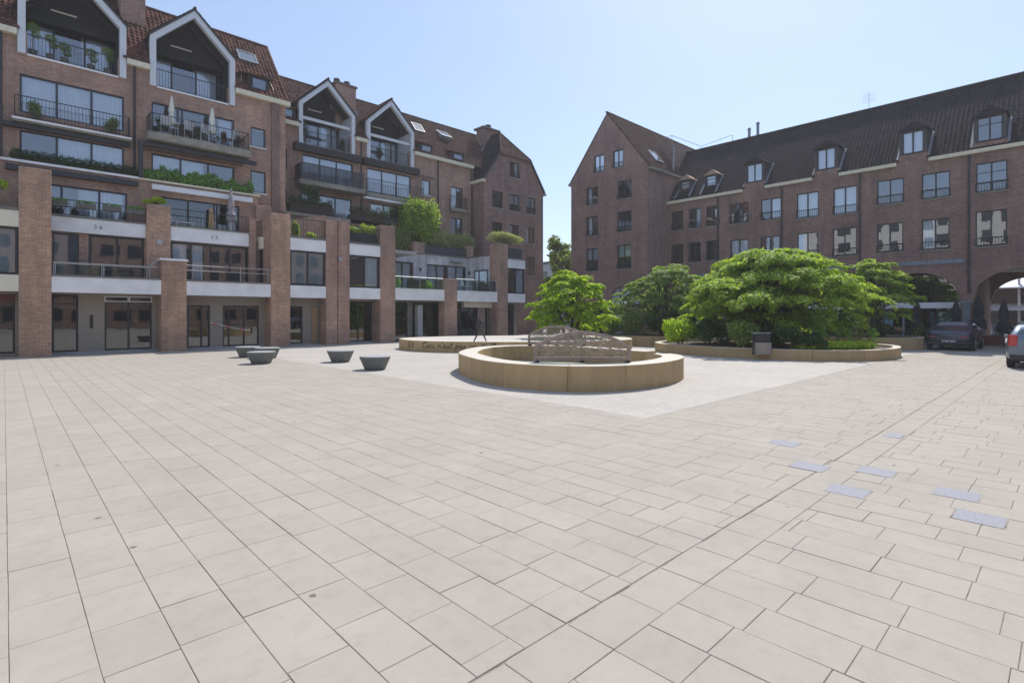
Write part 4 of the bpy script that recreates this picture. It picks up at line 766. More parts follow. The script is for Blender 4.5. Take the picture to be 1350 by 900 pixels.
tb = obj('lift_housing', MB().box(42.0, 47, 23.85, 27.5, 12.5, 16.4), 'brick_purple', RB); obj('flashing', MB().box(41.95, 47.05, 23.8, 27.6, 16.402, 16.47), 'lead', tb)
for q in (((41.95, 23.8, 16.3), (40.7, 23.2, 12.6)), ((42.1, 25.8, 16.4), (38.9, 23.25, 13.7))): obj('flashing', MB().bar(q[0], q[1], .16, .06), 'lead', tb)
rl = MB(); pts = [(42.3, 25.6), (42.3, 24.2), (47, 23.9), (46, 20.5)]
for q in pts: rl.tube((q[0], q[1], 16.3), (q[0], q[1], 17.4), .02, 4)
rl.path([(q[0], q[1], 17.4) for q in pts], .02, 4); obj('roof_railing', rl, 'lead', RB)
for a, h in ((18.6, .8), (17.9, 1.1)): obj('roof_vent', MB().lathe(44.9, a, [(.12, 16.2), (.12, 16.3 + h), (.16, 16.31 + h), (.12, 16.45 + h)], 8), 'lead', RB)
mb = MB(); mb.tube((44.8, 10.1, 16.3), (44.8, 10.1, 17.7), .015, 4)
for k in range(5): mb.tube((44.8, 9.7, 16.9 + k * .15), (44.8, 10.5, 16.95 + k * .15), .01, 3)
obj('aerial', mb, 'lead', RB)
# ================================================================ FAR THINGS
def simple_block(name, label, x0, x1, y0, y1, z1, mat, side='u', win=None, roofm='slate', far=False):
    r = thing(name, label, 'building', ((x0 + x1) / 2, (y0 + y1) / 2, 0)); o = obj('wall', MB().box(x0, x1, y0, y1, 0, z1), mat, r); obj('roof', MB().box(x0 - .15, x1 + .15, y0 - .15, y1 + .15, z1 + .003, z1 + .35), roofm, r)
    f = F(side, (x1 + .055 if far else x0) if side == 'u' else (y1 + .055 if far else y0), r); lo, hi = (y0, y1) if side == 'u' else (x0, x1); z = 1.0
    while z + 1.9 < z1:
        a = lo + .9
        while a + 1.4 < hi:
            wf = MB(); f.box(wf, a, a + 1.3, -.05, -.003, z, z + .06); f.box(wf, a, a + 1.3, -.05, -.003, z + 1.5, z + 1.56); f.box(wf, a, a + .06, -.05, -.003, z + .06, z + 1.5); f.box(wf, a + 1.24, a + 1.3, -.05, -.003, z + .06, z + 1.5); f.box(wf, a + .62, a + .68, -.05, -.003, z + .06, z + 1.5)
            w_ = obj('window', wf, 'dark_frame', r); obj('pane', f.b(a + .05, a + 1.25, -.03, -.004, z + .05, z + 1.51), 'far_pane', w_); a += 2.3
        z += 2.9
    return r
m, t, p = newmat('far_pane'); p.inputs['Base Color'].default_value = (.03, .035, .045, 1); p.inputs['Roughness'].default_value = .08; p.inputs['Specular IOR Level'].default_value = .8
simple_block('townhouse', 'grey rendered block glimpsed between the two brick gables behind the trees', 60, 78, 47.5, 60, 9.5, 'grey_wall')
simple_block('townhouse', 'pale brick block far down the street, lower than its grey neighbour', 80, 98, 52, 66, 7.5, 'brick_upper')
# white pavilion seen through the passage
PV = thing('glazed_pavilion', 'white two-level pavilion with roof railings seen through the passage arch', 'building', (62, 2, 0))
for z0, z1 in ((2.1, 2.7), (3.9, 4.5)): obj('awning', MB().prism([(59.2, -12, z0), (59.2, -12, z0 + .06), (60.4, -12, z1), (60.4, -12, z1 - .08)], (0, 26, 0)), 'white_paint', PV)  # fascia bands given an awning slope so that they catch the sun
obj('roof_slab', MB().box(60.4, 72, -12, 14, 4.0, 4.4), 'white_paint', PV); obj('floor_slab', MB().box(60.4, 72, -12, 14, 2.2, 2.5), 'white_paint', PV)
for a in range(-12, 15, 3): obj('post', MB().box(59.8, 59.98, a, a + .16, 0, 5.6), 'white_metal', PV)
gr = MB(); gr.box(60.0, 60.05, -12, 14, 5.35, 5.42); gr.box(60.0, 60.05, -12, 14, 4.95, 5.0); obj('roof_railing', gr, 'white_metal', PV)
for a in range(-12, 13, 3): obj('pane', MB().box(60.5, 60.53, a + .2, a + 2.95, .1, 2.15), 'far_pane', PV); obj('pane', MB().box(60.5, 60.53, a + .2, a + 2.95, 2.75, 3.88), 'far_pane', PV)
obj('back_wall', MB().box(71.5, 72, -12, 14, 0, 4), 'pale_wall', PV)
# building behind the camera, only seen mirrored in the glass
simple_block('rendered_building', 'cream rendered block across the square, mirrored in the shop windows', -34, -26, -14, 34, 18.5, 'pale_wall', side='u', far=True)
simple_block('brick_block', 'plain brick block on the near side of the square, mirrored in the first-floor windows', -22, 39, -34, -26, 13.0, 'brick_upper', side='v', far=True)
# ================================================================ FOLIAGE
def leaves(name, clumps, n, size, mat, parent=None, up=.5, droop=.0, kind=None, seed=1, aspect=.55, surf=.6):
    """clumps: (x,y,z,rx,ry,rz,weight). n leaves, each a two-triangle quad of its own, scattered through the clumps' volume, denser near the skin."""
    r = np.random.default_rng(seed); c = np.array([q[:6] for q in clumps], float); w_ = np.array([q[6] if len(q) > 6 else q[3] * q[4] for q in clumps], float); w_ /= w_.sum()
    idx = r.choice(len(c), n, p=w_); d = r.normal(size=(n, 3)); d /= np.linalg.norm(d, axis=1)[:, None]
    rad = surf + (1 - surf) * r.random(n) ** .6; rad *= r.uniform(.86, 1.12, n)
    pos = c[idx, :3] + d * rad[:, None] * c[idx, 3:6]
    nrm = d * .7 + r.normal(size=(n, 3)) * .55; nrm[:, 2] += up; nrm /= np.linalg.norm(nrm, axis=1)[:, None]
    t_ = np.cross(nrm, r.normal(size=(n, 3))); t_[:, 2] -= droop; t_ /= np.linalg.norm(t_, axis=1)[:, None]; b_ = np.cross(nrm, t_)
    s_ = size * r.uniform(.6, 1.35, n)[:, None]
    vs = np.stack([pos - t_ * s_, pos + b_ * s_ * aspect + nrm * s_ * .15, pos + t_ * s_, pos - b_ * s_ * aspect + nrm * s_ * .15], 1).reshape(-1, 3)
    vs[:, 2] = np.maximum(vs[:, 2], .02)
    me = D.meshes.new(name); me.vertices.add(4 * n); me.vertices.foreach_set('co', vs.astype(np.float32).ravel()); me.loops.add(4 * n); me.loops.foreach_set('vertex_index', np.arange(4 * n, dtype=np.int32))
    me.polygons.add(n); me.polygons.foreach_set('loop_start', np.arange(0, 4 * n, 4, dtype=np.int32)); me.update(calc_edges=True); me.materials.append(M[mat])
    o = D.objects.new(name, me); C.objects.link(o)
    if parent is not None: setpar(o, parent)
    if kind: o['kind'] = kind
    return o
def maple(label, x, y, z0, rx, ry, zlo, zhi, nb, nl, mat, seed, cat='tree', size=.075, name='maple_tree', flat=.34, lean=0):
    """Low spreading tree: a few stems, limbs that arch outwards, foliage in drooping layers."""
    rr = random.Random(seed); root = thing(name, label, cat, (x, y, z0)); tm = MB(); lm = MB(); cl = []
    for k in range(3):
        a = k * 2.1 + rr.random(); tx, ty = x + .25 * math.cos(a), y + .25 * math.sin(a); top = (x + .35 * rx * math.cos(a), y + .35 * ry * math.sin(a), z0 + (zhi - z0) * .55)
        tm.tube((tx, ty, z0 - .05), ((tx + top[0]) / 2 + .05, (ty + top[1]) / 2, z0 + (top[2] - z0) * .55), .10, 8, .075); tm.tube(((tx + top[0]) / 2 + .05, (ty + top[1]) / 2, z0 + (top[2] - z0) * .55), top, .075, 8, .05)
    sp = []
    for k in range(nb):
        a = k * 2.399 + rr.uniform(-.35, .35); f = min(1.0, math.sqrt((k + .5) / nb) * rr.uniform(.82, 1.12)); g = 1 + .15 * math.sin(3 * a + seed) + .11 * math.sin(5 * a + 2 * seed)
        L_ = rr.uniform(.6, 1.15) * min(rx, ry) * .36; R0 = max(.05, f - .22); ex, ey = x + rx * g * R0 * math.cos(a), y + ry * g * R0 * math.sin(a)
        zt = zhi - (zhi - zlo) * (.62 * f ** 2.2) - .1 + rr.uniform(-.6, .3) * (.5 + .5 * f); tier = round(zt / .34) * .34; zt = .4 * zt + .6 * tier
        sp.append((ex, ey, zt, a + rr.uniform(-.5, .5), L_, rr.uniform(.26, .46) * L_ + .12, rr.uniform(.1, .45), 1.0))
        if k % 2 == 0: lm.path([(x + .15 * (ex - x), y + .15 * (ey - y), z0 + (zhi - z0) * .3), (x + (ex - x) * .55, y + (ey - y) * .55, max(z0 + .5, zt - .35)), (ex, ey, zt - .03)], .026, 5)
    for k in range(int(nb * .75)):   # skirt and inner sprays
        a = rr.uniform(0, 6.28); f = rr.uniform(.3, .95); g = 1 + .13 * math.sin(3 * a + seed); L_ = rr.uniform(.5, .9) * min(rx, ry) * .34; R0 = max(.05, f - .25)
        z = zlo + (zhi - zlo) * rr.uniform(.0, .62 - .2 * f) + .15; sp.append((x + rx * g * R0 * math.cos(a), y + ry * g * R0 * math.sin(a), z, a + rr.uniform(-.6, .6), L_, .4 * L_ + .1, rr.uniform(-.1, .3), .8))
    obj('trunk', tm, 'bark', root, smooth=True); obj('limbs', lm, 'bark', root)
    sprays('crown', sp, nl, size, mat, root, seed); return root
def sprays(name, sp, n, size, mat, parent, seed, aspect=.42):
    """Leaves set along arching, drooping fans: each fan is one branchlet's layer of foliage."""
    r = np.random.default_rng(seed); A = np.array(sp, float); w_ = A[:, 4] * A[:, 5] * A[:, 7]; w_ /= w_.sum(); q = A[r.choice(len(A), n, p=w_)]
    t_ = r.random(n) ** .8; lat = r.uniform(-1, 1, n) * q[:, 5] * np.sin(np.pi * np.clip(t_ ** .75 * .93 + .05, 0, 1)); ca, sa = np.cos(q[:, 3]), np.sin(q[:, 3])
    along = q[:, 4] * t_; zz = q[:, 2] + q[:, 6] * along - (.75 + .3 * r.random(n)) * along ** 2 / q[:, 4] * .62 - .35 * lat ** 2 / (q[:, 5] + .05) + r.normal(0, .035, n)
    pos = np.stack([q[:, 0] + ca * along - sa * lat, q[:, 1] + sa * along + ca * lat, zz], 1)
    nrm = r.normal(size=(n, 3)) * .42; nrm[:, 2] += 1; nrm[:, 0] += ca * t_ * .7; nrm[:, 1] += sa * t_ * .7; nrm /= np.linalg.norm(nrm, axis=1)[:, None]
    ax = np.stack([ca + r.normal(0, .6, n), sa + r.normal(0, .6, n), -.35 - .8 * t_], 1); ax -= nrm * (ax * nrm).sum(1)[:, None]; ax /= np.linalg.norm(ax, axis=1)[:, None]; b_ = np.cross(nrm, ax)
    s_ = size * r.uniform(.55, 1.3, n)[:, None]; k = s_ * .12
    vs = np.stack([pos - ax * s_ * .6, pos + b_ * s_ * aspect - nrm * k, pos + ax * s_, pos - b_ * s_ * aspect - nrm * k], 1).reshape(-1, 3)
    me = D.meshes.new(name); me.vertices.add(4 * n); me.vertices.foreach_set('co', vs.astype(np.float32).ravel()); me.loops.add(4 * n); me.loops.foreach_set('vertex_index', np.arange(4 * n, dtype=np.int32))
    me.polygons.add(n); me.polygons.foreach_set('loop_start', np.arange(0, 4 * n, 4, dtype=np.int32)); me.update(calc_edges=True); me.materials.append(M[mat])
    o = D.objects.new(name, me); C.objects.link(o); setpar(o, parent); return o
maple('bright green spreading maple behind the arched railings', 22.1, 18.75, .5, 2.35, 2.35, .75, 4.1, 95, 17000, 'leaf_bright', 11, size=.12)
maple('largest maple, its broad layered crown over the near planter with the litter bin', 26.1, 9.95, .42, 3.75, 4.15, 1.0, 4.85, 250, 56000, 'leaf_maple', 12, size=.115)
maple('loose darker maple behind the big one, in front of the gabled house', 29.6, 17.4, .55, 3.3, 3.3, .9, 4.75, 120, 22000, 'leaf_mid', 13, size=.12)
maple('maple at the right end, reaching towards the arcade arch', 33.9, 7.55, .6, 2.1, 2.1, 1.5, 4.75, 90, 14000, 'leaf_maple', 14, size=.12)
def tall_tree(label, x, y, h, r_, mat, seed, n=9000, size=.16):
    rr = random.Random(seed); root = thing('street_tree', label, 'tree', (x, y, 0)); tm = MB().tube((x, y, 0), (x, y, h * .8), .2, 8, .05); cl = []
    for k in range(34):
        a = rr.uniform(0, 6.28); zz = rr.uniform(.28, 1.0); q = r_ * math.sin(math.pi * min(.97, zz * .85 + .05)) * rr.uniform(.25, 1); e = (x + q * math.cos(a), y + q * math.sin(a), h * zz); tm.tube((x, y, h * zz * .7), e, .04, 4, .015); cl.append((*e, r_ * .33, r_ * .33, r_ * .25, 1))
    obj('trunk', tm, 'bark', root); leaves('crown', cl, n, size, mat, root, seed=seed, surf=.3); return root
tall_tree('tall airy tree in the gap between the two gabled houses', 40.7, 36.0, 9.3, 2.1, 'leaf_olive', 21, 7000, .17)
tall_tree('darker tree lower down in the street gap beside the airy one', 43.5, 33.4, 4.6, 1.8, 'leaf_dark', 22, 6000)
tall_tree('dark tree beyond the passage arch beside the pavilion', 56, 7.5, 6.0, 2.2, 'leaf_dark', 23, 6000)
def bush(name, label, x, y, z, rx, ry, h, n, mat, seed, size=.05, cat='shrub', group=None, up=.5, k=9, stems=True):
    rr = random.Random(seed); root = thing(name, label, cat, (x, y, z), group); cl = []
    for i in range(k):
        a = rr.uniform(0, 6.28); f = rr.uniform(0, .75); cl.append((x + rx * f * math.cos(a), y + ry * f * math.sin(a), z + h * rr.uniform(.35, .78), rx * .42, ry * .42, h * .3))
    if stems:
        sm = MB()
        for q in cl: sm.tube((x + (q[0] - x) * .3, y + (q[1] - y) * .3, z - .02), q[:3], .012, 4)
        obj('stems', sm, 'bark', root)
    leaves('foliage', cl, n, size, mat, root, seed=seed, up=up, surf=.4); return root
def hedge(name, label, x0, x1, y0, y1, z0, z1, n, mat, seed, size=.035, cat='hedge', parent_pot=None, tufted=0, group=None):
    root = thing(name, label, cat, ((x0 + x1) / 2, (y0 + y1) / 2, z0), group); k = max(2, int((x1 - x0) / .3)) ; cl = []
    rr = random.Random(seed)
    for i in range(k):
        x = x0 + (x1 - x0) * (i + .5) / k; top = z1 + rr.uniform(-.5, .5) * tufted; cl.append((x, (y0 + y1) / 2, (z0 + top) / 2, (x1 - x0) / k * .75, (y1 - y0) * .55, (top - z0) * .55))
    leaves('foliage', cl, n, size, mat, root, seed=seed, surf=.5)
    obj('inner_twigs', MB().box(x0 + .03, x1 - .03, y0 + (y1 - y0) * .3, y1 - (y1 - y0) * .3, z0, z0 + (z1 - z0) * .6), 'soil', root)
    return root
# hedges and planters on the terraces
hedge('clipped_hedge', 'dark clipped hedge along the ledge under the leftmost wide windows', .25, 4.9, 32.42, 32.85, 8.62, 9.2, 9000, 'leaf_dark', 31)
hedge('feathery_hedge', 'light green feathery hedge along the ledge above the white awning', 4.95, 10.4, 32.42, 32.85, 8.62, 9.32, 8000, 'leaf_grass', 32, tufted=.45, size=.06)
hedge('planter_hedge', 'dark hedge in the black planter left of the terrace windows', 13.05, 15.85, 33.9, 34.35, 8.75, 9.3, 4000, 'leaf_dark', 33, tufted=.3)
hedge('planter_hedge', 'dark hedge in the black planter beside the white ledge', 17.2, 20.1, 33.9, 34.35, 8.55, 9.25, 4000, 'leaf_dark', 34, tufted=.4)
bush('small_tree', 'small dark tree rising from the left black planter', 14.6, 34.2, 8.8, .9, .4, 1.5, 1800, 'leaf_dark', 35, cat='tree')
bush('round_tree', 'large round dense tree on the terrace between the tall pillars', 23.0, 34.4, 6.5, 1.75, 1.2, 4.1, 12000, 'leaf_maple', 36, cat='tree', k=26, size=.09)
hedge('terrace_hedge', 'bushy pale-tipped hedge above the grey terrace fence', 23.9, 28.0, 33.8, 34.6, 6.9, 8.3, 9000, 'leaf_cream', 37, tufted=.4, size=.05)
hedge('terrace_hedge', 'green bushes left of the round tree behind the fifth pillar', 18.3, 21.9, 33.75, 34.5, 6.35, 8.4, 9000, 'leaf_mid', 38, tufted=.5, size=.05)
bush('climbing_shrub', 'shrub spilling over the top of the tall right pillar', 28.2, 30.4, 7.15, 1.7, .55, 1.0, 7000, 'leaf_cream', 39, k=20, size=.05)
bush('pillar_plant', 'yellow-green plant spilling over the low pillar with the round lamp', 5.55, 31.45, 7.15, .6, .35, .45, 1300, 'leaf_lime', 40)
hedge('yellow_shrubs', 'yellow-green shrubs in the dark planter between the fourth and fifth pillars', 15.15, 17.05, 30.4, 30.75, 6.7, 7.3, 2500, 'leaf_lime', 41, tufted=.4)
bush('flowering_shrub', 'flowering shrub behind the railing right of the third pillar', 12.1, 30.8, 6.1, .45, .4, 1.1, 1500, 'leaf_mid', 42); bush('small_shrub', 'low yellowish shrub behind the railing beside the flowering one', 13.1, 30.8, 6.1, .35, .3, .5, 900, 'leaf_lime', 43)
bush('round_shrub', 'bright round shrub on the balcony right of the fifth pillar', 18.75, 31.0, 3.5, .6, .5, 1.1, 2600, 'leaf_grass', 44); bush('round_shrub', 'low bright shrub behind the glass left of the short pillar', 21.1, 30.8, 3.5, .7, .4, .65, 2200, 'leaf_grass', 45)
obj_ = obj('balcony_screen', MB().box(19.4, 20.9, 30.5, 30.56, 3.45, 4.15), 'ink'); tag(obj_, 'black screen panel behind the glass between two bright shrubs', 'screen')
bush('round_shrub', 'dark shrub behind the glass right of the short pillar', 26.0, 30.8, 3.45, .9, .4, .8, 2200, 'leaf_dark', 46)
bush('hanging_plant', 'bright plant hanging at the far left balcony edge', -.1, 30.3, 6.9, .35, .3, .4, 700, 'leaf_lime', 47)
# four window boxes on the second-floor railing
pos_ = ['leftmost', 'second from the left', 'third from the left', 'rightmost']
for i, a in enumerate((1.75, 2.75, 3.72, 4.62)):
    r_ = thing('window_box', pos_[i] + ' of four planted boxes hung on the second-floor railing', 'window box', (a, 31.3, 6.6), 'boxes on the second-floor railing')
    obj('box', MB().box(a - .36, a + .36, 31.2, 31.44, 6.62, 6.84), 'pot_grey', r_); leaves('foliage', [(a - .15, 31.32, 6.9, .22, .12, .1), (a + .15, 31.32, 6.9, .22, .12, .1)], 500, .03, 'leaf_grass', r_, seed=50 + i)
# topiary balls in the first gable loggia
tl = ['leftmost, highest', 'second from the left', 'middle', 'fourth', 'rightmost']
for i, (a, z, s_) in enumerate(((.98, 15.05, .28), (1.6, 14.75, .24), (2.1, 14.55, .26), (3.1, 14.6, .26), (3.75, 14.85, .26))):
    r_ = thing('topiary', tl[i] + ' clipped ball shrub in the first gable balcony', 'potted plant', (a, 33.25, 13.7), 'clipped shrubs in the gable balcony')
    obj('stem', MB().tube((a, 33.25, 13.9), (a, 33.25, z), .02, 5), 'bark', r_); obj('pot', MB().lathe(a, 33.25, [(.12, 13.68), (.17, 14.0)], 10), 'pot_grey', r_)
    leaves('foliage', [(a, 33.25, z, s_, s_ * .8, s_ * .8), (a + .1, 33.25, z - .3, s_ * .7, s_ * .6, s_ * .6)], 900, .03, 'leaf_mid', r_, seed=60 + i)
for i, (a, lb) in enumerate(((1.05, 'leafy potted plant at the left of the fourth-floor railing'), (3.9, 'leafy potted plant at the right of the fourth-floor railing'))): bush('potted_plant', lb, a, 32.8, 10.65, .3, .2, .85, 600, 'leaf_olive', 66 + i, cat='potted plant')
bush('potted_plant', 'small palm-like plant in the third gable balcony', 14.95, 36.2, 13.4, .45, .3, 1.55, 700, 'leaf_dark', 68, cat='potted plant'); bush('potted_plant', 'spreading plant in the fourth gable balcony', 20.6, 36.3, 13.4, .4, .3, 1.0, 700, 'leaf_dark', 69, cat='potted plant'); bush('potted_plant', 'plant at the right side of the third gable balcony', 17.6, 36.3, 13.4, .4, .3, .95, 600, 'leaf_dark', 70, cat='potted plant')
# parasols and terrace furniture
def parasol(label, x, y, z0, h, r_, mat, pole=True, name='closed_parasol', group=None):
    root = thing(name, label, 'parasol', (x, y, z0), group); obj('pole', MB().lathe(x, y, [(.02, z0 + .04), (.02, z0 + h)], 8), 'white_metal' if mat != 'black_cloth' else 'dark_metal', root); obj('base', MB().lathe(x, y, [(.22, z0), (.22, z0 + .05), (.05, z0 + .07)], 14), 'pot_grey', root)
    ph = random.random() * 6
    obj('canopy', MB().lathe(x, y, [(r_ * .8, z0 + h * .30), (r_ * 1.0, z0 + h * .34), (r_ * .86, z0 + h * .5), (r_ * .5, z0 + h * .56), (r_ * .72, z0 + h * .62), (r_ * .62, z0 + h * .75), (r_ * .35, z0 + h * .9), (.03, z0 + h * .99)], 16, jit=lambda a, z: .16 * math.sin(6 * a + ph) + .05 * math.sin(3 * a + z * 5)), mat, root, smooth=True)
    if mat == 'taupe_cloth': obj('finial', MB().lathe(x, y, [(.02, z0 + h * .98), (.07, z0 + h * 1.0), (.07, z0 + h * 1.03), (.02, z0 + h * 1.06)], 8), mat, root)
    return root
parasol('left of the two closed cream parasols on the concrete balcony', 6.35, 32.45, 11.0, 2.15, .17, 'cream_cloth'); parasol('right of the two closed cream parasols on the concrete balcony', 8.25, 32.45, 11.0, 2.05, .19, 'cream_cloth')
parasol('closed taupe parasol on the terrace under the white awning', 9.0, 31.75, 6.15, 2.35, .24, 'taupe_cloth')
pb = tag(obj('folded_cloth', MB().prism([(8.0, 32.15, 6.2), (8.35, 32.15, 6.2), (8.2, 32.15, 7.5), (8.05, 32.15, 7.5)], (0, .12, 0)), 'plywood'), 'tan folded umbrella leaning before the terrace door', 'umbrella')
def chair(label, x, y, z, rot, mat, group=None):
    root = thing('metal_chair', label, 'chair', (x, y, z), group); c_, s_ = math.cos(rot), math.sin(rot)
    def q(a, b, h): return (x + a * c_ - b * s_, y + a * s_ + b * c_, z + h)
    for a, b in ((-.2, -.2), (.2, -.2), (-.2, .2), (.2, .2)): obj('leg', MB().tube(q(a, b, 0), q(a, b, .45), .015, 5), mat, root)
    obj('seat', MB().prism([q(-.22, -.22, .45), q(.22, -.22, .45), q(.22, .22, .45), q(-.22, .22, .45)], (0, 0, .04)), mat, root); obj('backrest', MB().prism([q(-.22, .2, .5), q(.22, .2, .5), q(.22, .26, .9), q(-.22, .26, .9)], (0, 0, .03)), mat, root); return root
def table(label, x, y, z, w_, mat, top='white_metal'):
    root = thing('terrace_table', label, 'table', (x, y, z)); obj('tabletop', MB().box(x - w_, x + w_, y - .35, y + .35, z + .70, z + .74), top, root); [obj('leg', MB().tube((x + a, y + b, z), (x + a, y + b, z + .70), .02, 5), mat, root) for a in (-w_ + .08, w_ - .08) for b in (-.28, .28)]
table('long white table behind the balcony railing between the cream parasols', 7.3, 32.5, 11.0, .8, 'white_metal')
for i, (a, lb) in enumerate(((6.0, 'grey metal chair left of the left cream parasol'), (7.0, 'grey metal chair at the middle of the parasol balcony'), (7.7, 'grey metal chair left of the right cream parasol'), (9.2, 'grey metal chair at the right end of the parasol balcony'))): chair(lb, a, 32.25, 11.0, 3.14 + .2 * i, 'steel', 'chairs on the parasol balcony')
for i, a in enumerate((5.8, 6.9, 7.5, 8.7, 9.4)): bush('flower_box', ('leftmost', 'second', 'middle', 'fourth', 'rightmost')[i] + ' small dark planting along the parasol balcony railing', a, 32.15, 11.05, .35, .12, .8, 350, 'leaf_copper' if i % 2 else 'leaf_dark', 80 + i, cat='plant')
lg = thing('sun_lounger', 'white framed lounger at the left end of the terrace beside the taupe parasol', 'sun lounger', (6.6, 31.9, 6.1)); mb = MB(); [mb.tube(p, q, .02, 5) for p, q in (((6.25, 31.6, 6.5), (7.2, 31.6, 6.5)), ((6.25, 32.0, 6.5), (7.2, 32.0, 6.5)), ((6.25, 31.6, 6.5), (6.05, 31.6, 7.0)), ((6.25, 32.0, 6.5), (6.05, 32.0, 7.0)), ((7.15, 31.6, 6.1), (7.15, 31.6, 6.5)), ((6.4, 31.6, 6.1), (6.4, 31.6, 6.5)))]; obj('frame', mb, 'white_metal', lg); obj('sling', MB().box(6.25, 7.15, 31.62, 31.98, 6.49, 6.505), 'cream_cloth', lg)
for i, a in enumerate((23.8, 24.6, 25.2)): chair(('left', 'middle', 'right')[i] + ' white chair behind the glass right of the short pillar', a, 30.9, 3.4, .4 * i, 'white_metal', 'white chairs behind the balcony glass')
tp = tag(obj('barrier_tape', MB().path([(7.75, 30.9, 1.35), (8.3, 30.88, 1.22), (9.0, 30.9, 1.0), (9.7, 30.9, .92)], .02, 4), 'white_metal'), 'white barrier tape sagging across the shop window left of the third pillar', 'tape')
for a, z in ((7.9, 1.3), (8.5, 1.17), (9.2, .97)): obj('red_stripe', MB().tube((a, 30.89, z), (a + .22, 30.89, z - .06), .028, 4), 'red', tp)
for p_, lb in (((5.6, 31.24, 5.35), 'round bulkhead lamp on the brick pillar under the spilling plant'), ((14.45, 29.96, 5.05), 'square grey lamp on the double pillar')): tag(obj('bulkhead_lamp', MB().box(p_[0] - .1, p_[0] + .1, p_[1] - .04, p_[1] + .035, p_[2] - .1, p_[2] + .1) if 'square' in lb else MB().add([(p_[0] + .13 * math.cos(k * .524), p_[1] - .05, p_[2] + .13 * math.sin(k * .524)) for k in range(12)] + [(p_[0] + .13 * math.cos(k * .524), p_[1] + .03, p_[2] + .13 * math.sin(k * .524)) for k in range(12)], [tuple(range(12)), tuple(range(12, 24))[::-1]] + [(k, (k + 1) % 12, 12 + (k + 1) % 12, 12 + k) for k in range(12)]), 'steel'), lb, 'lamp')
# dress in the far shop window
dr = thing('shop_mannequin', 'mannequin in a red dress in the shop window behind the last pillar', 'mannequin', (29.3, 31.4, .1)); obj('dress', MB().lathe(29.3, 31.4, [(.24, .75), (.2, 1.1), (.13, 1.35), (.18, 1.6), (.08, 1.7)], 12), 'red', dr); obj('stand', MB().lathe(29.3, 31.4, [(.15, .1), (.02, .14), (.02, .75)], 8), 'white_metal', dr); obj('head', MB().lathe(29.3, 31.4, [(.04, 1.7), (.09, 1.8), (.09, 1.92), (.03, 2.0)], 10), 'blind_white', dr)
# ================================================================ PLAZA OBJECTS
def ring_wall(label, name, pts_out, z1, th, nseg, mat='beige_stone', closed=True, cat='planter', z0=0, root=None, floor=None):
    """Curved retaining wall cut in precast segments. pts_out: closed list of outer points."""
    root = root or thing(name, label, cat, (sum(p[0] for p in pts_out) / len(pts_out), sum(p[1] for p in pts_out) / len(pts_out), 0)); n = len(pts_out)
    P = [Vector((*p, 0)) for p in pts_out]; nin = []
    for k in range(n):
        a = P[(k - 1) % n] if (closed or k) else P[k]; b = P[(k + 1) % n] if (closed or k < n - 1) else P[k]; t_ = (b - a).normalized(); nn = Vector((-t_.y, t_.x, 0)); nin.append(P[k] + nn * th)
    tot = n if closed else n - 1; per = tot / nseg
    for s_ in range(nseg):
        i0, i1 = int(round(s_ * per)), int(round((s_ + 1) * per)); idx = [k % n for k in range(i0, i1 + 1)]; o_ = [P[k].copy() for k in idx]; i_ = [nin[k].copy() for k in idx]
        g = .004
        for L in (o_, i_): L[0] += (L[1] - L[0]).normalized() * g; L[-1] += (L[-2] - L[-1]).normalized() * g
        m_ = len(idx); vs = [(p.x, p.y, z) for z in (z0 - .02, z1) for L in (o_, i_) for p in L]; fs = []
        for k in range(m_ - 1): fs += [(k, k + 1, 2 * m_ + k + 1, 2 * m_ + k), (m_ + k + 1, m_ + k, 3 * m_ + k, 3 * m_ + k + 1), (2 * m_ + k, 2 * m_ + k + 1, 3 * m_ + k + 1, 3 * m_ + k)]
        fs += [(0, 2 * m_, 3 * m_, m_), (m_ - 1, 2 * m_ - 1, 4 * m_ - 1, 3 * m_ - 1)]
        o = obj('stone_segment', MB().add(vs, fs), mat, root); bevel(o, .008)
    if floor: obj(floor[0], MB().add([(p.x, p.y, floor[1]) for p in nin], [tuple(range(n))]), floor[2], root, normals=False)
    return root
def ellipse(cx, cy, a, b, n=96, a0=0, a1=2 * math.pi): return [(cx + a * math.cos(a0 + (a1 - a0) * k / n), cy + b * math.sin(a0 + (a1 - a0) * k / n)) for k in range(n + (0 if a1 - a0 > 6.28 else 1))]
# fountain basin: open ring, measured outline
key = [(15.35, 9.35), (15.45, 10.3), (15.6, 12.2), (15.2, 13.9), (14.1, 14.95), (12.9, 15.0), (12.0, 14.65), (11.1, 14.0), (10.1, 13.0), (9.35, 11.6), (8.85, 10.2), (8.85, 8.95), (9.4, 7.75), (10.4, 7.12), (11.8, 6.95), (13.2, 7.25), (14.1, 7.75), (14.55, 8.35)]
def spline(K, m_=6):
    out = []
    for i in range(len(K) - 1):
        p0, p1, p2, p3 = [Vector(K[max(0, min(len(K) - 1, i + j))]) for j in (-1, 0, 1, 2)]
        for k in range(m_):
            t_ = k / m_; out.append(tuple(.5 * ((2 * p1) + (p2 - p0) * t_ + (2 * p0 - 5 * p1 + 4 * p2 - p3) * t_ ** 2 + (3 * p1 - p0 - 3 * p2 + p3) * t_ ** 3)))
    out.append(K[-1]); return out
FT = ring_wall('low open ring wall of beige stone, nearest of the stone rings', 'basin_wall', spline(key), .59, .58, 13, closed=False, cat='basin', floor=('basin_floor', .06, 'basin'))
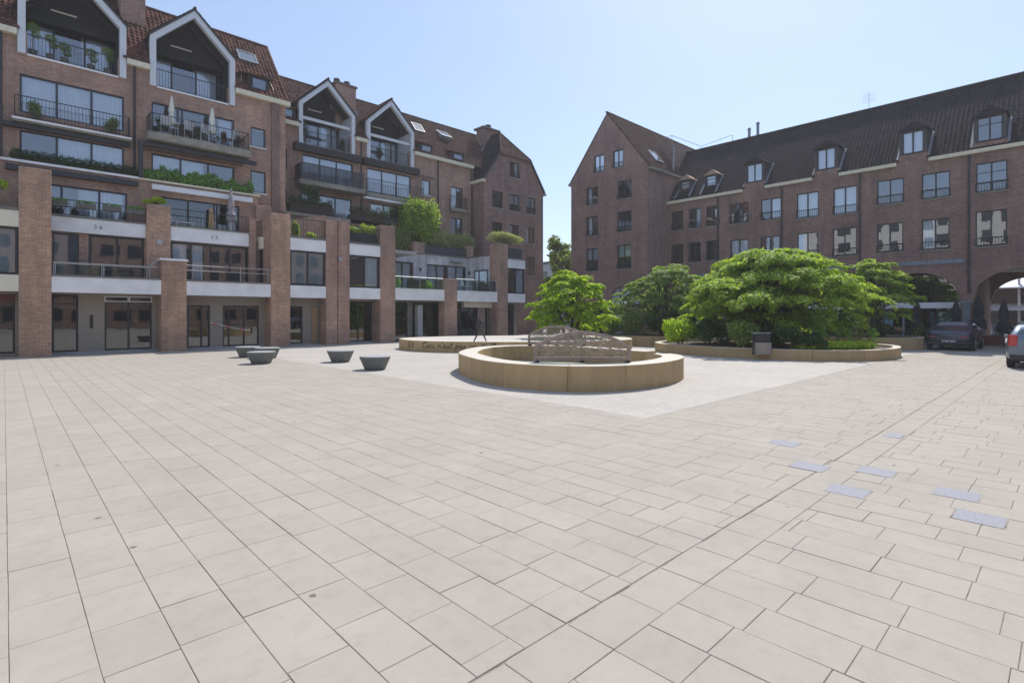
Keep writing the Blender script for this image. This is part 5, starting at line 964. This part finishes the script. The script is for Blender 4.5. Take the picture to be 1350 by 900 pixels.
# oval platform with lettering
PLC = (20.6, 19.0)
plat_pts = []
KP = [(14.9, 24.2), (14.45, 23.0), (14.35, 21.7), (14.75, 20.4), (15.5, 19.2), (16.7, 17.8), (18.3, 16.6), (20.3, 15.7), (22.4, 15.3), (23.9, 16.0), (25.0, 17.3), (25.4, 19.0), (24.8, 20.6), (23.6, 22.0), (21.6, 23.3), (19.6, 24.5), (17.4, 25.0), (15.8, 24.9)]
plat_pts = spline(KP + [KP[0]], 7)[:-1]
PT = ring_wall('wide low beige stone platform with cursive lettering on its side', 'stone_platform', plat_pts, .52, 1.2, 11, cat='platform')
obj('platform_top', MB().prism([(20.6 + (p[0] - 20.6) * .93, 19.6 + (p[1] - 19.6) * .93, .40) for p in plat_pts], (0, 0, .112)), 'platform_stone', PT) if plain('platform_stone', (.46, .43, .40), .8, var=.06) else None
# cursive lettering wrapped round the platform's front
GL = {'C': [[(.9, .95), (.7, 1.15), (.35, 1.1), (.1, .7), (.1, .25), (.35, 0), (.7, .05), (.9, .3)], [(.55, 1.0), (.35, .9), (.5, .75)]], 'e': [[(.05, .2), (.4, .35), (.5, .55), (.3, .62), (.1, .4), (.1, .15), (.3, 0), (.6, .12)]],
      'c': [[(.5, .5), (.35, .62), (.12, .45), (.08, .18), (.28, 0), (.58, .12)]], 'i': [[(.15, .6), (.1, .15), (.2, 0), (.42, .1)], [(.2, .85), (.22, .9)]], 'n': [[(.05, 0), (.12, .6), (.12, .35), (.35, .6), (.5, .5), (.5, .1), (.6, 0), (.72, .1)]],
      "'": [[(.15, 1.1), (.1, .85)]], 's': [[(.0, .1), (.35, .6), (.4, .3), (.35, .05), (.1, 0)], [(.35, .05), (.6, .12)]], 't': [[(.3, 1.05), (.15, .15), (.25, 0), (.45, .1)], [(0, .7), (.5, .75)]],
      'p': [[(.1, .6), (.0, -.5)], [(.08, .3), (.3, .6), (.5, .4), (.35, .05), (.1, .1)]], 'a': [[(.5, .5), (.3, .62), (.08, .4), (.1, .08), (.3, .02), (.48, .45), (.45, .1), (.62, .05)]], 'u': [[(.1, .6), (.1, .12), (.28, 0), (.48, .2), (.52, .6), (.5, .1), (.66, .05)]],
      'h': [[(.1, 0), (.3, 1.1)], [(.15, .35), (.38, .6), (.48, .4), (.45, .05), (.6, .08)]], '-': [[(.05, .35), (.4, .38)]], 'l': [[(.05, .1), (.38, .9), (.25, 1.15), (.15, .8), (.15, .1), (.35, .08)]], '3': [[(.1, .95), (.4, 1.1), (.5, .8), (.2, .6), (.5, .45), (.45, .05), (.1, .05)]], ' ': []}
WD = {'C': .95, ' ': .5, "'": .22, 'i': .38, 'n': .72, 'u': .7, 'l': .4, 't': .48, '-': .45, 'h': .6}
arc = [Vector((*p, 0)) for p in plat_pts]; cum = [0]
for a_, b_ in zip(arc, arc[1:]): cum.append(cum[-1] + (b_ - a_).length)
def on_arc(s_, z):
    for k in range(len(cum) - 1):
        if cum[k + 1] >= s_: break
    f_ = (s_ - cum[k]) / (cum[k + 1] - cum[k]); p = arc[k].lerp(arc[k + 1], f_); t_ = (arc[k + 1] - arc[k]).normalized(); return p + Vector((t_.y, -t_.x, 0)) * .006 + Vector((0, 0, z))
def write(body, s0, zb, hh, wsc, parent):
    mb = MB(); s_ = s0
    for ch_ in body:
        for st_ in GL[ch_]:
            pts = [on_arc(s_ + (x + z * .12) * wsc, zb + z * hh) for x, z in st_]; mb.path(pts, .014, 5)
        s_ += WD.get(ch_, .6) * wsc
    obj('lettering', mb, 'ink', parent)
    return s_
write("Ceci n'est pas un th-ll", 2.95, .19, .25, .29, PT); write('3-3', 1.75, .17, .24, .34, PT)
# planters
K2 = spline([(21.75, 12.7), (21.5, 10.2), (21.6, 8.2), (22.4, 6.4), (23.9, 5.2), (25.9, 4.85), (28.2, 5.3), (29.6, 6.8), (30.3, 9.2), (30.0, 11.8), (28.4, 13.8), (25.6, 14.6), (23.2, 14.2), (21.75, 12.7)], 8)[:-1]
PB = ring_wall('beige stone ring planter under the largest maple, bin in front', 'planter', K2, .42, .28, 14, floor=('soil', .34, 'soil'))
PC = ring_wall('stone ring planter left behind, in front of the gabled house', 'planter', ellipse(29.0, 17.6, 3.6, 3.1), .56, .28, 12, floor=('soil', .48, 'soil'))
PD = ring_wall('stone ring planter at the right, nearest the arcade', 'planter', ellipse(33.6, 8.3, 2.9, 3.1), .62, .28, 11, floor=('soil', .54, 'soil'))
# plants in the planters
bush('bright_shrub', 'bright green shrub at the left tip of the near planter', 22.75, 12.5, .36, .95, 1.1, 1.25, 4200, 'leaf_bright', 90, size=.06)
for i, (x, y, rx, h, mt, lb) in enumerate(((22.6, 10.9, .9, 1.2, 'leaf_dark', 'dark shrub right of the bright shrub in the near planter'), (22.5, 9.6, .8, 1.1, 'leaf_mid', 'mid green shrub left of the litter bin'), (22.6, 8.3, .75, .9, 'leaf_dark', 'dark shrub directly behind the litter bin'), (23.2, 7.3, .7, .75, 'leaf_dark', 'low dark shrub right of the litter bin'), (24.2, 9.4, 1.0, 1.1, 'leaf_dark', 'dark shrub deep under the big maple'))):
    bush('shrub', lb, x, y, .36, rx, .8, h, 3000, mt, 91 + i, size=.055)
rr = random.Random(5); root = thing('ground_cover', 'yellow-green ground cover at the front of the near planter', 'ground cover', (23.6, 6.3, .36)); root['kind'] = 'stuff'
leaves('foliage', [(24.9 - 1.9 * k / 9, 5.75 + 1.75 * (k / 9) ** 1.1, .52, .42, .38, .20) for k in range(10)], 7000, .045, 'leaf_lime', root, seed=99)
for i, (x, y) in enumerate(((24.4, 7.2), (24.75, 6.75), (25.3, 6.5), (25.7, 6.1), (26.2, 5.9))):
    r_ = thing('spurge_plant', ('leftmost, broadest', 'second from the left', 'middle', 'fourth', 'rightmost')[i] + ' tall pale-headed spurge behind the ground cover', 'plant', (x, y, .36), 'tall spurges in the planter'); sm = MB(); cl = []
    for k in range(4 if i else 7):
        a = rr.uniform(0, 6.28); q = rr.uniform(.05, .3); e = (x + q * math.cos(a), y + q * math.sin(a), rr.uniform(.95, 1.25)); sm.tube((x + q * .4 * math.cos(a), y, .36), e, .012, 4); cl.append((*e, .1, .1, .09, 1)); cl.append((e[0], e[1], e[2] - .28, .08, .08, .2, .7))
    obj('stems', sm, 'leaf_mid', r_); leaves('foliage', cl, 700, .03, 'leaf_olive' if i % 2 else 'leaf_grass', r_, seed=110 + i)
for i, (x, y, rx, h, mt, lb) in enumerate(((26.6, 19.2, .9, 1.1, 'leaf_mid', 'leftmost shrub of the planter before the gabled house'), (26.5, 17.7, .9, 1.4, 'leaf_olive', 'yellowish shrub in the planter before the gabled house'), (27.0, 16.3, .9, 1.5, 'leaf_dark', 'tall dark shrub under the loose maple'), (28.0, 15.6, .9, 1.4, 'leaf_dark', 'dark shrub at the right of the planter under the loose maple'))): bush('shrub', lb, x, y, .5, rx, .9, h, 3200, mt, 120 + i, size=.06)
for i, (x, y, h, lb) in enumerate(((32.6, 10.2, 1.3, 'dark shrub behind the spurges in the right planter'), (32.4, 8.6, 1.2, 'dark shrub in the middle of the right planter'), (32.7, 7.2, .8, 'low dark shrub at the right tip of the right planter'))): bush('shrub', lb, x, y, .55, 1.0, .9, h, 2600, 'leaf_dark', 130 + i, size=.06)
# bowl seats
def bowl(label, px, py, rot=0):
    u, v = gpx(px, py); root = thing('bowl_seat', label, 'seat', (u, v, 0), 'concrete bowl seats on the square')
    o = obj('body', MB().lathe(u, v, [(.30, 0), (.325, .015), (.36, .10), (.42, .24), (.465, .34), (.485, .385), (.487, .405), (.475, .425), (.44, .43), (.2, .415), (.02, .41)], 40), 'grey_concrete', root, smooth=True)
    return root
bowl('nearest and rightmost of the concrete bowl seats', 494.5, 486.8); bowl('single concrete bowl seat in the middle, left of the rightmost one', 449, 476.8); bowl('front one of the three clustered concrete bowl seats', 344.5, 479); bowl('leftmost of the three clustered concrete bowl seats', 327, 470.4); bowl('rear right of the three clustered concrete bowl seats, half hidden', 352.5, 472)
# arched railings
def arched(label, p, q, z0, h_end, h_mid, leg0, panel0, seed):
    p = Vector((*p, 0)); q = Vector((*q, 0)); d = q - p; L = d.length; d.normalize(); n = Vector((-d.y, d.x, 0)); rr = random.Random(seed)
    root = thing('arched_railing', label, 'railing', tuple((p + q) / 2 + Vector((0, 0, z0)))); up = Vector((0, 0, 1))
    def top(s_): x = 2 * s_ / L - 1; return h_end + (h_mid - h_end) * (1 - x * x)
    def P(s_, z): return p + d * s_ + up * (z)
    ar = MB(); K = 22
    for k in range(K): a, b = L * k / K, L * (k + 1) / K; ar.bar(P(a, top(a) - .045), P(b + .004, top(b + .004) - .045), .10, .09, up=up)
    obj('arch_rail', ar, 'rust_bronze', root)
    for s_ in (.035, L - .035): obj('post', MB().bar(P(s_, leg0), P(s_, top(s_) - .09), .07, .09, up=d), 'rust_bronze', root)
    obj('bottom_rail', MB().bar(P(.07, panel0 + .04), P(L - .07, panel0 + .04), .08, .08, up=up), 'rust_bronze', root)
    for s_ in (.08, L / 2, L - .08): obj('foot', MB().bar(P(s_, leg0 - .0), P(s_, panel0), .10, .10, up=d), 'dark_metal', root)
    obj('mid_bar', MB().bar(P(L / 2, panel0 + .08), P(L / 2, top(L / 2) - .09), .02, .02, up=d), 'rust_bronze', root)
    wm = MB(); rows = 19
    for i in range(rows):
        z = panel0 + .11 + i * (h_mid - .12 - panel0 - .1) / rows; ph = rr.uniform(0, 6.28); pts = []; K = 46
        for k in range(K + 1):
            s_ = .07 + (L - .14) * k / K
            if z > top(s_) - .1: 
                if len(pts) > 1: wm.path(pts, .008, 4)
                pts = []; continue
            pts.append(P(s_, z + .012 * math.sin(k * 1.3 + ph) + .008 * math.sin(k * .4 + i)) + n * .012 * math.cos(k * 2.2 + ph))
        if len(pts) > 1: wm.path(pts, .008, 4)
    for k in range(1, 30):
        s_ = L * k / 30; wm.tube(P(s_, panel0 + .08), P(s_ + rr.uniform(-.02, .02), top(s_) - .09), .004, 4)
    o = obj('woven_wire', wm, 'wire_brown', root); return root
arched('front arched railing of woven wire, standing on the basin rim', (9.38, 9.08), (11.08, 7.46), .59, .99, 1.355, .59, .64, 1)
arched('rear arched railing of woven wire inside the basin, half hidden', (14.35, 14.2), (15.7, 12.9) if False else (15.75, 12.55), .06, 1.02, 1.35, .06, .66, 2)
# slender statue on the platform edge
def statue():
    u, v = gpx(641, 452); x, y = 16.05, 19.05; z = .44; root = thing('statue', 'slender bronze striding figure on the edge of the lettered platform', 'statue', (x, y, z)); R_ = Vector((.7247, -.689, 0)); Fw = Vector((-.689, -.7247, 0))
    def q(a, b, h): return tuple(Vector((x, y, z)) + R_ * a + Fw * b + Vector((0, 0, h)))
    V_ = [q(0, 0, .62), q(0, 0, .85), q(0, 0, 1.02), q(0, 0, 1.08), q(.0, 0, 1.2), q(-.06, 0, .58), q(-.17, .0, .3), q(-.30, .02, .03), q(-.35, .05, .01), q(.06, 0, .58), q(.2, -.02, .32), q(.32, .0, .04), q(.38, .03, .01), q(-.12, 0, .98), q(-.2, .05, .8), q(-.14, .16, .68), q(.12, 0, .98), q(.2, .02, .8), q(.14, .12, .66)]
    E_ = [(0, 1), (1, 2), (2, 3), (3, 4), (0, 5), (5, 6), (6, 7), (7, 8), (0, 9), (9, 10), (10, 11), (11, 12), (2, 13), (13, 14), (14, 15), (2, 16), (16, 17), (17, 18)]
    Rd = [.085, .075, .08, .035, .075, .06, .04, .028, .02, .06, .04, .028, .02, .04, .028, .018, .04, .028, .018]
    me = D.meshes.new('body'); me.from_pydata(V_, E_, []); o = D.objects.new('body', me); C.objects.link(o); sk = o.modifiers.new('skin', 'SKIN')
    for i, r_ in enumerate(Rd): me.skin_vertices[0].data[i].radius = (r_, r_)
    me.skin_vertices[0].data[0].use_root = True; ss_ = o.modifiers.new('sub', 'SUBSURF'); ss_.levels = ss_.render_levels = 2; me.materials.append(M['rust_bronze']); setpar(o, root)
    dg = bpy.context.evaluated_depsgraph_get(); m2 = D.meshes.new_from_object(o.evaluated_get(dg)); o.modifiers.clear(); o.data = m2; m2.materials.clear(); m2.materials.append(M['bronze_dark']); m2.shade_smooth()
statue()
# litter bin
x, y = 21.25, 8.75
LBn = thing('litter_bin', 'grey litter bin in an upright frame before the near planter', 'litter bin', (x, y, 0)); d_ = Vector((-.25, 1, 0)).normalized()
dv = Vector((-.689, .7247, 0)) * -1; rv = Vector((.7247, -.689, 0)); cc = Vector((21.2, 8.55, 0)); cc = Vector((*gpx(1005, 474.2), 0))
def bq(a, b, z): return tuple(cc + rv * a + Vector((.689, .7247, 0)) * b + Vector((0, 0, z)))
for a in (-.33, .33): obj('post', MB().bar(bq(a, .05, .2), bq(a, .05, 1.02), .05, .05, up=(1, 0, 0)), 'dark_metal', LBn)
obj('top_bar', MB().bar(bq(-.35, .05, 1.04), bq(.35, .05, 1.04), .05, .05), 'lead', LBn)
bd = MB(); n_ = 10; pf = [(-.29, .12)] + [(-.29 + .58 * k / n_, -.14 - .07 * math.sin(math.pi * k / n_)) for k in range(n_ + 1)] + [(.29, .12)]
bd.prism([bq(a, b, .22) for a, b in pf], (0, 0, .46)); obj('body', bd, 'taupe', LBn); obj('hood', MB().prism([bq(a * .98, b * .6 + .05, .70) for a, b in pf], (0, 0, .26)), 'dark_metal', LBn)
# ================================================================ CARS
def car(label, x, y, L, Wd, Hh, paint, style, detail=True, heading=1, name='parked_car', group='cars parked by the arcade'):
    """Rear at x, heading +X, centre line y. Body lofted from cross sections."""
    root = thing(name, label, 'car', (x, y, 0), group)
    if style == 'coupe': st_ = [(0, .48, .80, .83, .66), (.05, .36, .90, .93, .86), (.25, .24, .96, .99, .96), (.9, .20, .97, 1.12, 1.0), (1.6, .18, .93, 1.33, 1.0), (2.3, .18, .91, 1.40, 1.0), (2.9, .18, .90, 1.36, 1.0), (3.5, .18, .92, 1.02, .99), (4.1, .2, .84, .88, .97), (4.4, .28, .72, .76, .90), (4.5, .42, .62, .64, .80)]
    else: st_ = [(0, .48, .86, .93, .84), (.05, .32, .97, 1.05, .94), (.18, .24, 1.0, 1.22, .98), (.45, .2, .99, 1.42, 1.0), (1.0, .18, .97, 1.46, 1.0), (1.8, .18, .94, 1.46, 1.0), (2.4, .18, .93, 1.38, 1.0), (3.0, .18, .95, 1.03, 1.0), (3.5, .2, .88, .92, .97), (3.8, .3, .76, .8, .9), (3.9, .45, .66, .68, .8)]
    sc = L / st_[-1][0]; hs = Hh / max(q[3] for q in st_); hw = Wd / 2; mb = MB(); ns = len(st_); prof = []
    for (s_, zb, zw, zr, wf) in st_:
        zb, zw, zr = zb * hs, zw * hs, zr * hs; tw = .74 if zr - zw > .2 else .88
        half = [(0, zb), (hw * wf * .82, zb), (hw * wf * .97, zb + .1), (hw * wf, (zb + zw) / 2), (hw * wf * .96, zw), (hw * wf * (tw + .04 if zr - zw > .2 else .92), zr - .07 if zr - zw > .2 else zr - .015), (hw * wf * tw * .9, zr - .01), (0, zr)]
        prof.append([(x + s_ * sc, y + a, z) for a, z in half] + [(x + s_ * sc, y - a, z) for a, z in half[-2:0:-1]])
    m_ = len(prof[0])
    for p_ in prof: mb.v += p_
    for i in range(ns - 1):
        for k in range(m_): mb.f.append((i * m_ + k, i * m_ + (k + 1) % m_, (i + 1) * m_ + (k + 1) % m_, (i + 1) * m_ + k))
    mb.f += [tuple(range(m_)), tuple(range((ns - 1) * m_, ns * m_))[::-1]]
    body = obj('body', mb, paint, root, smooth=True); sb = body.modifiers.new('sub', 'SUBSURF'); sb.levels = sb.render_levels = 2
    # glass: side windows and rear window as slightly proud skins
    def skin(nm, i0, i1, k0, k1, mat, off=.012, shrink=.06, both=True):
        for sgn in ((0, 1) if both else (0,)):
            g_ = MB(); pts = []
            for i in range(i0, i1 + 1):
                for k in (k0, k1):
                    q = Vector(prof[i][k]); 
                    if sgn: q.y = 2 * y - q.y
                    pts.append(q)
            c_ = sum(pts, Vector()) / len(pts); sg2 = -1 if sgn else 1
            pts = [c_ + (q - c_) * (1 - shrink) + Vector((0, sg2 * off, off)) for q in pts]; n_ = i1 - i0 + 1
            g_.add(pts, [(2 * j, 2 * j + 2, 2 * j + 3, 2 * j + 1) for j in range(n_ - 1)]); obj(nm, g_, mat, root, normals=False)
    if style == 'coupe': skin('side_window', 3, 7, 4, 5, 'glass_car')
    else: skin('side_window', 3, 6, 4, 5, 'glass_car')
    # rear window
    i0, i1 = (3, 4) if style == 'coupe' else (2, 3)
    A, B = prof[i0], prof[i1]; q = lambda P_, a, dz=0, dx=0: (P_[7][0] + dx, y + a, P_[7][2] + dz)
    w0, w1 = hw * .66, hw * .58
    if style == 'coupe': obj('rear_window', MB().add([(x + .75 * sc, y - w0, 1.05 * hs), (x + .75 * sc, y + w0, 1.05 * hs), (x + 1.75 * sc, y + w1, 1.385 * hs), (x + 1.75 * sc, y - w1, 1.385 * hs)], [(0, 1, 2, 3)]), 'glass_car', root, normals=False)
    else: obj('rear_window', MB().add([(x + .03, y - w0, .98 * hs), (x + .03, y + w0, .98 * hs), (x + .26, y + w1, 1.36 * hs), (x + .26, y - w1, 1.36 * hs)], [(0, 1, 2, 3)]), 'glass_car', root, normals=False)
    # lamps, plate, bumper
    lamp_z = (.66, .71) if style == 'coupe' else (.72, 1.10)
    for sg in (-1, 1):
        wl = .30 if style == 'coupe' else .24; hq = .80 if style == 'coupe' else .90; o = obj('tail_light', MB().box(x - .012, x + .14, min(y + sg * hw * hq, y + sg * (hw * hq - wl)), max(y + sg * hw * hq, y + sg * (hw * hq - wl)), lamp_z[0] * hs, lamp_z[1] * hs), 'lamp_red', root); bevel(o, .022 if style == 'coupe' else .055, 3)
    pl = obj('number_plate', MB().box(x - .022, x + .01, y - .26, y + .26, .40 * hs if style == 'coupe' else .60 * hs, (.40 if style == 'coupe' else .6) * hs + .11), 'white_paint', root); o = obj('bumper', MB().box(x - .03, x + .12, y - hw * .86, y + hw * .86, .30, .44), 'dark_metal', root); bevel(o, .03, 2)
    pm = MB()
    for k in range(7):
        if k in (1, 4): continue
        pm.box(x - .0245, x - .0222, y - .2 + k * .062, y - .165 + k * .062, (.42 if style == 'coupe' else .62) * hs, (.42 if style == 'coupe' else .62) * hs + .065)
    obj('plate_marks', pm, 'dark_red', pl)
    for s_ in (.72, L - .78):
        for sg in (-1, 1):
            yy = y + sg * (hw - .12); wm = MB(); n_ = 20; r_ = .315
            vs = []; 
            for rr_, o_ in ((r_, -.10), (r_, .10)):
                for k in range(n_): vs.append((x + s_ + rr_ * math.cos(k * 2 * math.pi / n_), yy + o_, r_ + rr_ * math.sin(k * 2 * math.pi / n_)))
            wm.add(vs, [(k, (k + 1) % n_, n_ + (k + 1) % n_, n_ + k) for k in range(n_)] + [tuple(range(n_)), tuple(range(n_, 2 * n_))[::-1]])
            w_ = obj('wheel', wm, 'rubber', root); bevel(w_, .025, 2)
            hb = MB(); 
            for k in range(5): a = k * 1.2566; hb.bar((x + s_, yy + sg * .103, r_), (x + s_ + .2 * math.cos(a), yy + sg * .106, r_ + .2 * math.sin(a)), .05, .02, up=(0, 1, 0))
            obj('rim', hb, 'steel', w_)
    if style != 'coupe' or True:
        for sg in (-1, 1): o = obj('door_mirror', MB().box(x + L * .60, x + L * .60 + .1, min(y + sg * hw * .98, y + sg * (hw + .17)), max(y + sg * hw * .98, y + sg * (hw + .17)), .93 * hs, 1.04 * hs), paint, root); bevel(o, .02, 2)
    return root
car('dark low coupe parked in the shade before the arcade', 33.4, 4.22, 4.75, 1.9, 1.40, 'paint_dark', 'coupe')
car('blue-grey hatchback in the sun at the right edge', 23.8, .72, 4.0, 1.72, 1.47, 'paint_blue', 'hatch')
car('black car in the shade behind the blue-grey hatchback', 33.1, 1.15, 4.1, 1.8, 1.46, 'paint_black', 'hatch')
car('pale blue car standing beyond the passage arch', 52.5, 5.0, 4.2, 1.8, 1.5, 'paint_sky', 'hatch', group='cars beyond the passage')
# closed dark parasols and cafe furniture in front of the arcade
for i, (px, lb) in enumerate(((1209, 'leftmost closed dark parasol, before the shop glass'), (1260.5, 'closed dark parasol beside the grey stone pilaster'), (1290, 'closed dark parasol at the left side of the passage arch'), (1323.5, 'rightmost closed dark parasol, in the passage arch'))):
    t_ = (px - 675) / 704.6; uu = 38.7; Y = uu / (.7247 * t_ + .689); parasol(lb, uu, Y * (.7247 - .689 * t_), 0, 2.62 if i != 2 else 2.9, .30 if i != 2 else .36, 'black_cloth', group='dark parasols by the arcade')
for i, (a, b) in enumerate(((38.4, 8.3), (38.9, 7.6), (38.5, 6.9), (38.0, 5.9))): chair(('leftmost', 'second', 'third', 'rightmost')[i] + ' dark cafe chair before the arcade shop', a, b, 0, i * 1.3, 'dark_metal', 'dark cafe chairs')
table('dark cafe table before the arcade shop glass', 38.6, 7.25, 0, .4, 'dark_metal', 'dark_metal')
for i, v_ in enumerate((2.0, 3.0)): o = tag(obj('low_screen', MB().box(38.9, 39.0, v_ - .45, v_ + .45, .1, .62), 'dark_red'), ('right', 'left')[i] + ' one of two low dark red screens in the passage mouth', 'screen')
bush('potted_shrub', 'yellowish potted shrub left of the dark coupe', 38.6, 6.3, .2, .35, .4, 1.1, 900, 'leaf_olive', 140, cat='potted plant')
# bicycles parked by the gabled house
def bicycle(label, x, y, rot):
    root = thing('bicycle', label, 'bicycle', (x, y, 0), 'bicycles by the gabled house'); c_, s_ = math.cos(rot), math.sin(rot)
    def q(a, z, b=0): return (x + a * c_ - b * s_, y + a * s_ + b * c_, z)
    for a in (-.52, .52):
        w_ = MB(); w_.path([q(a + .33 * math.cos(k * .3927), .34 + .33 * math.sin(k * .3927)) for k in range(17)], .015, 5); obj('wheel', w_, 'rubber', root)
    f_ = MB(); 
    for p_, r_ in (((-.52, .34), (-.1, .32)), ((-.1, .32), (.38, .72)), ((-.1, .32), (-.22, .82)), ((-.2, .72), (.36, .78)), ((.52, .34), (.36, .95)), ((-.52, .34), (-.2, .72))): f_.tube(q(*p_), q(*r_), .018, 6)
    obj('frame', f_, 'dark_metal', root); obj('saddle', MB().bar(q(-.32, .86), q(-.1, .88), .12, .05), 'rubber', root); obj('handlebar', MB().tube(q(.34, .97, -.25), q(.34, .97, .25), .014, 5), 'steel', root)
for i, (v_, lb) in enumerate(((29.9, 'leftmost bicycle by the gabled house'), (29.2, 'middle bicycle by the gabled house'), (28.5, 'rightmost bicycle by the gabled house'))): bicycle(lb, 35.4, v_, .2 + .1 * i)
# cracks and stains stay in the slab material
for o in list(D.objects):
    if o.type == 'CURVE': D.objects.remove(o)

# ================================================================ AIR: thin volume added to imitate the lens's veiling glare
HZ = obj('haze', MB().box(-170, 170, -170, 170, -1.1, 24), 'glare_haze', kind='stuff') if (lambda: (newmat('glare_haze'), True))() else None
t = M['glare_haze'].node_tree; t.nodes.remove(t.nodes['Principled BSDF']); pv = t.nodes.new('ShaderNodeVolumePrincipled'); pv.inputs['Density'].default_value = .0009; pv.inputs['Color'].default_value = (.97, .97, 1, 1); pv.inputs['Anisotropy'].default_value = .3
t.links.new(pv.outputs[0], t.nodes['Material Output'].inputs['Volume'])
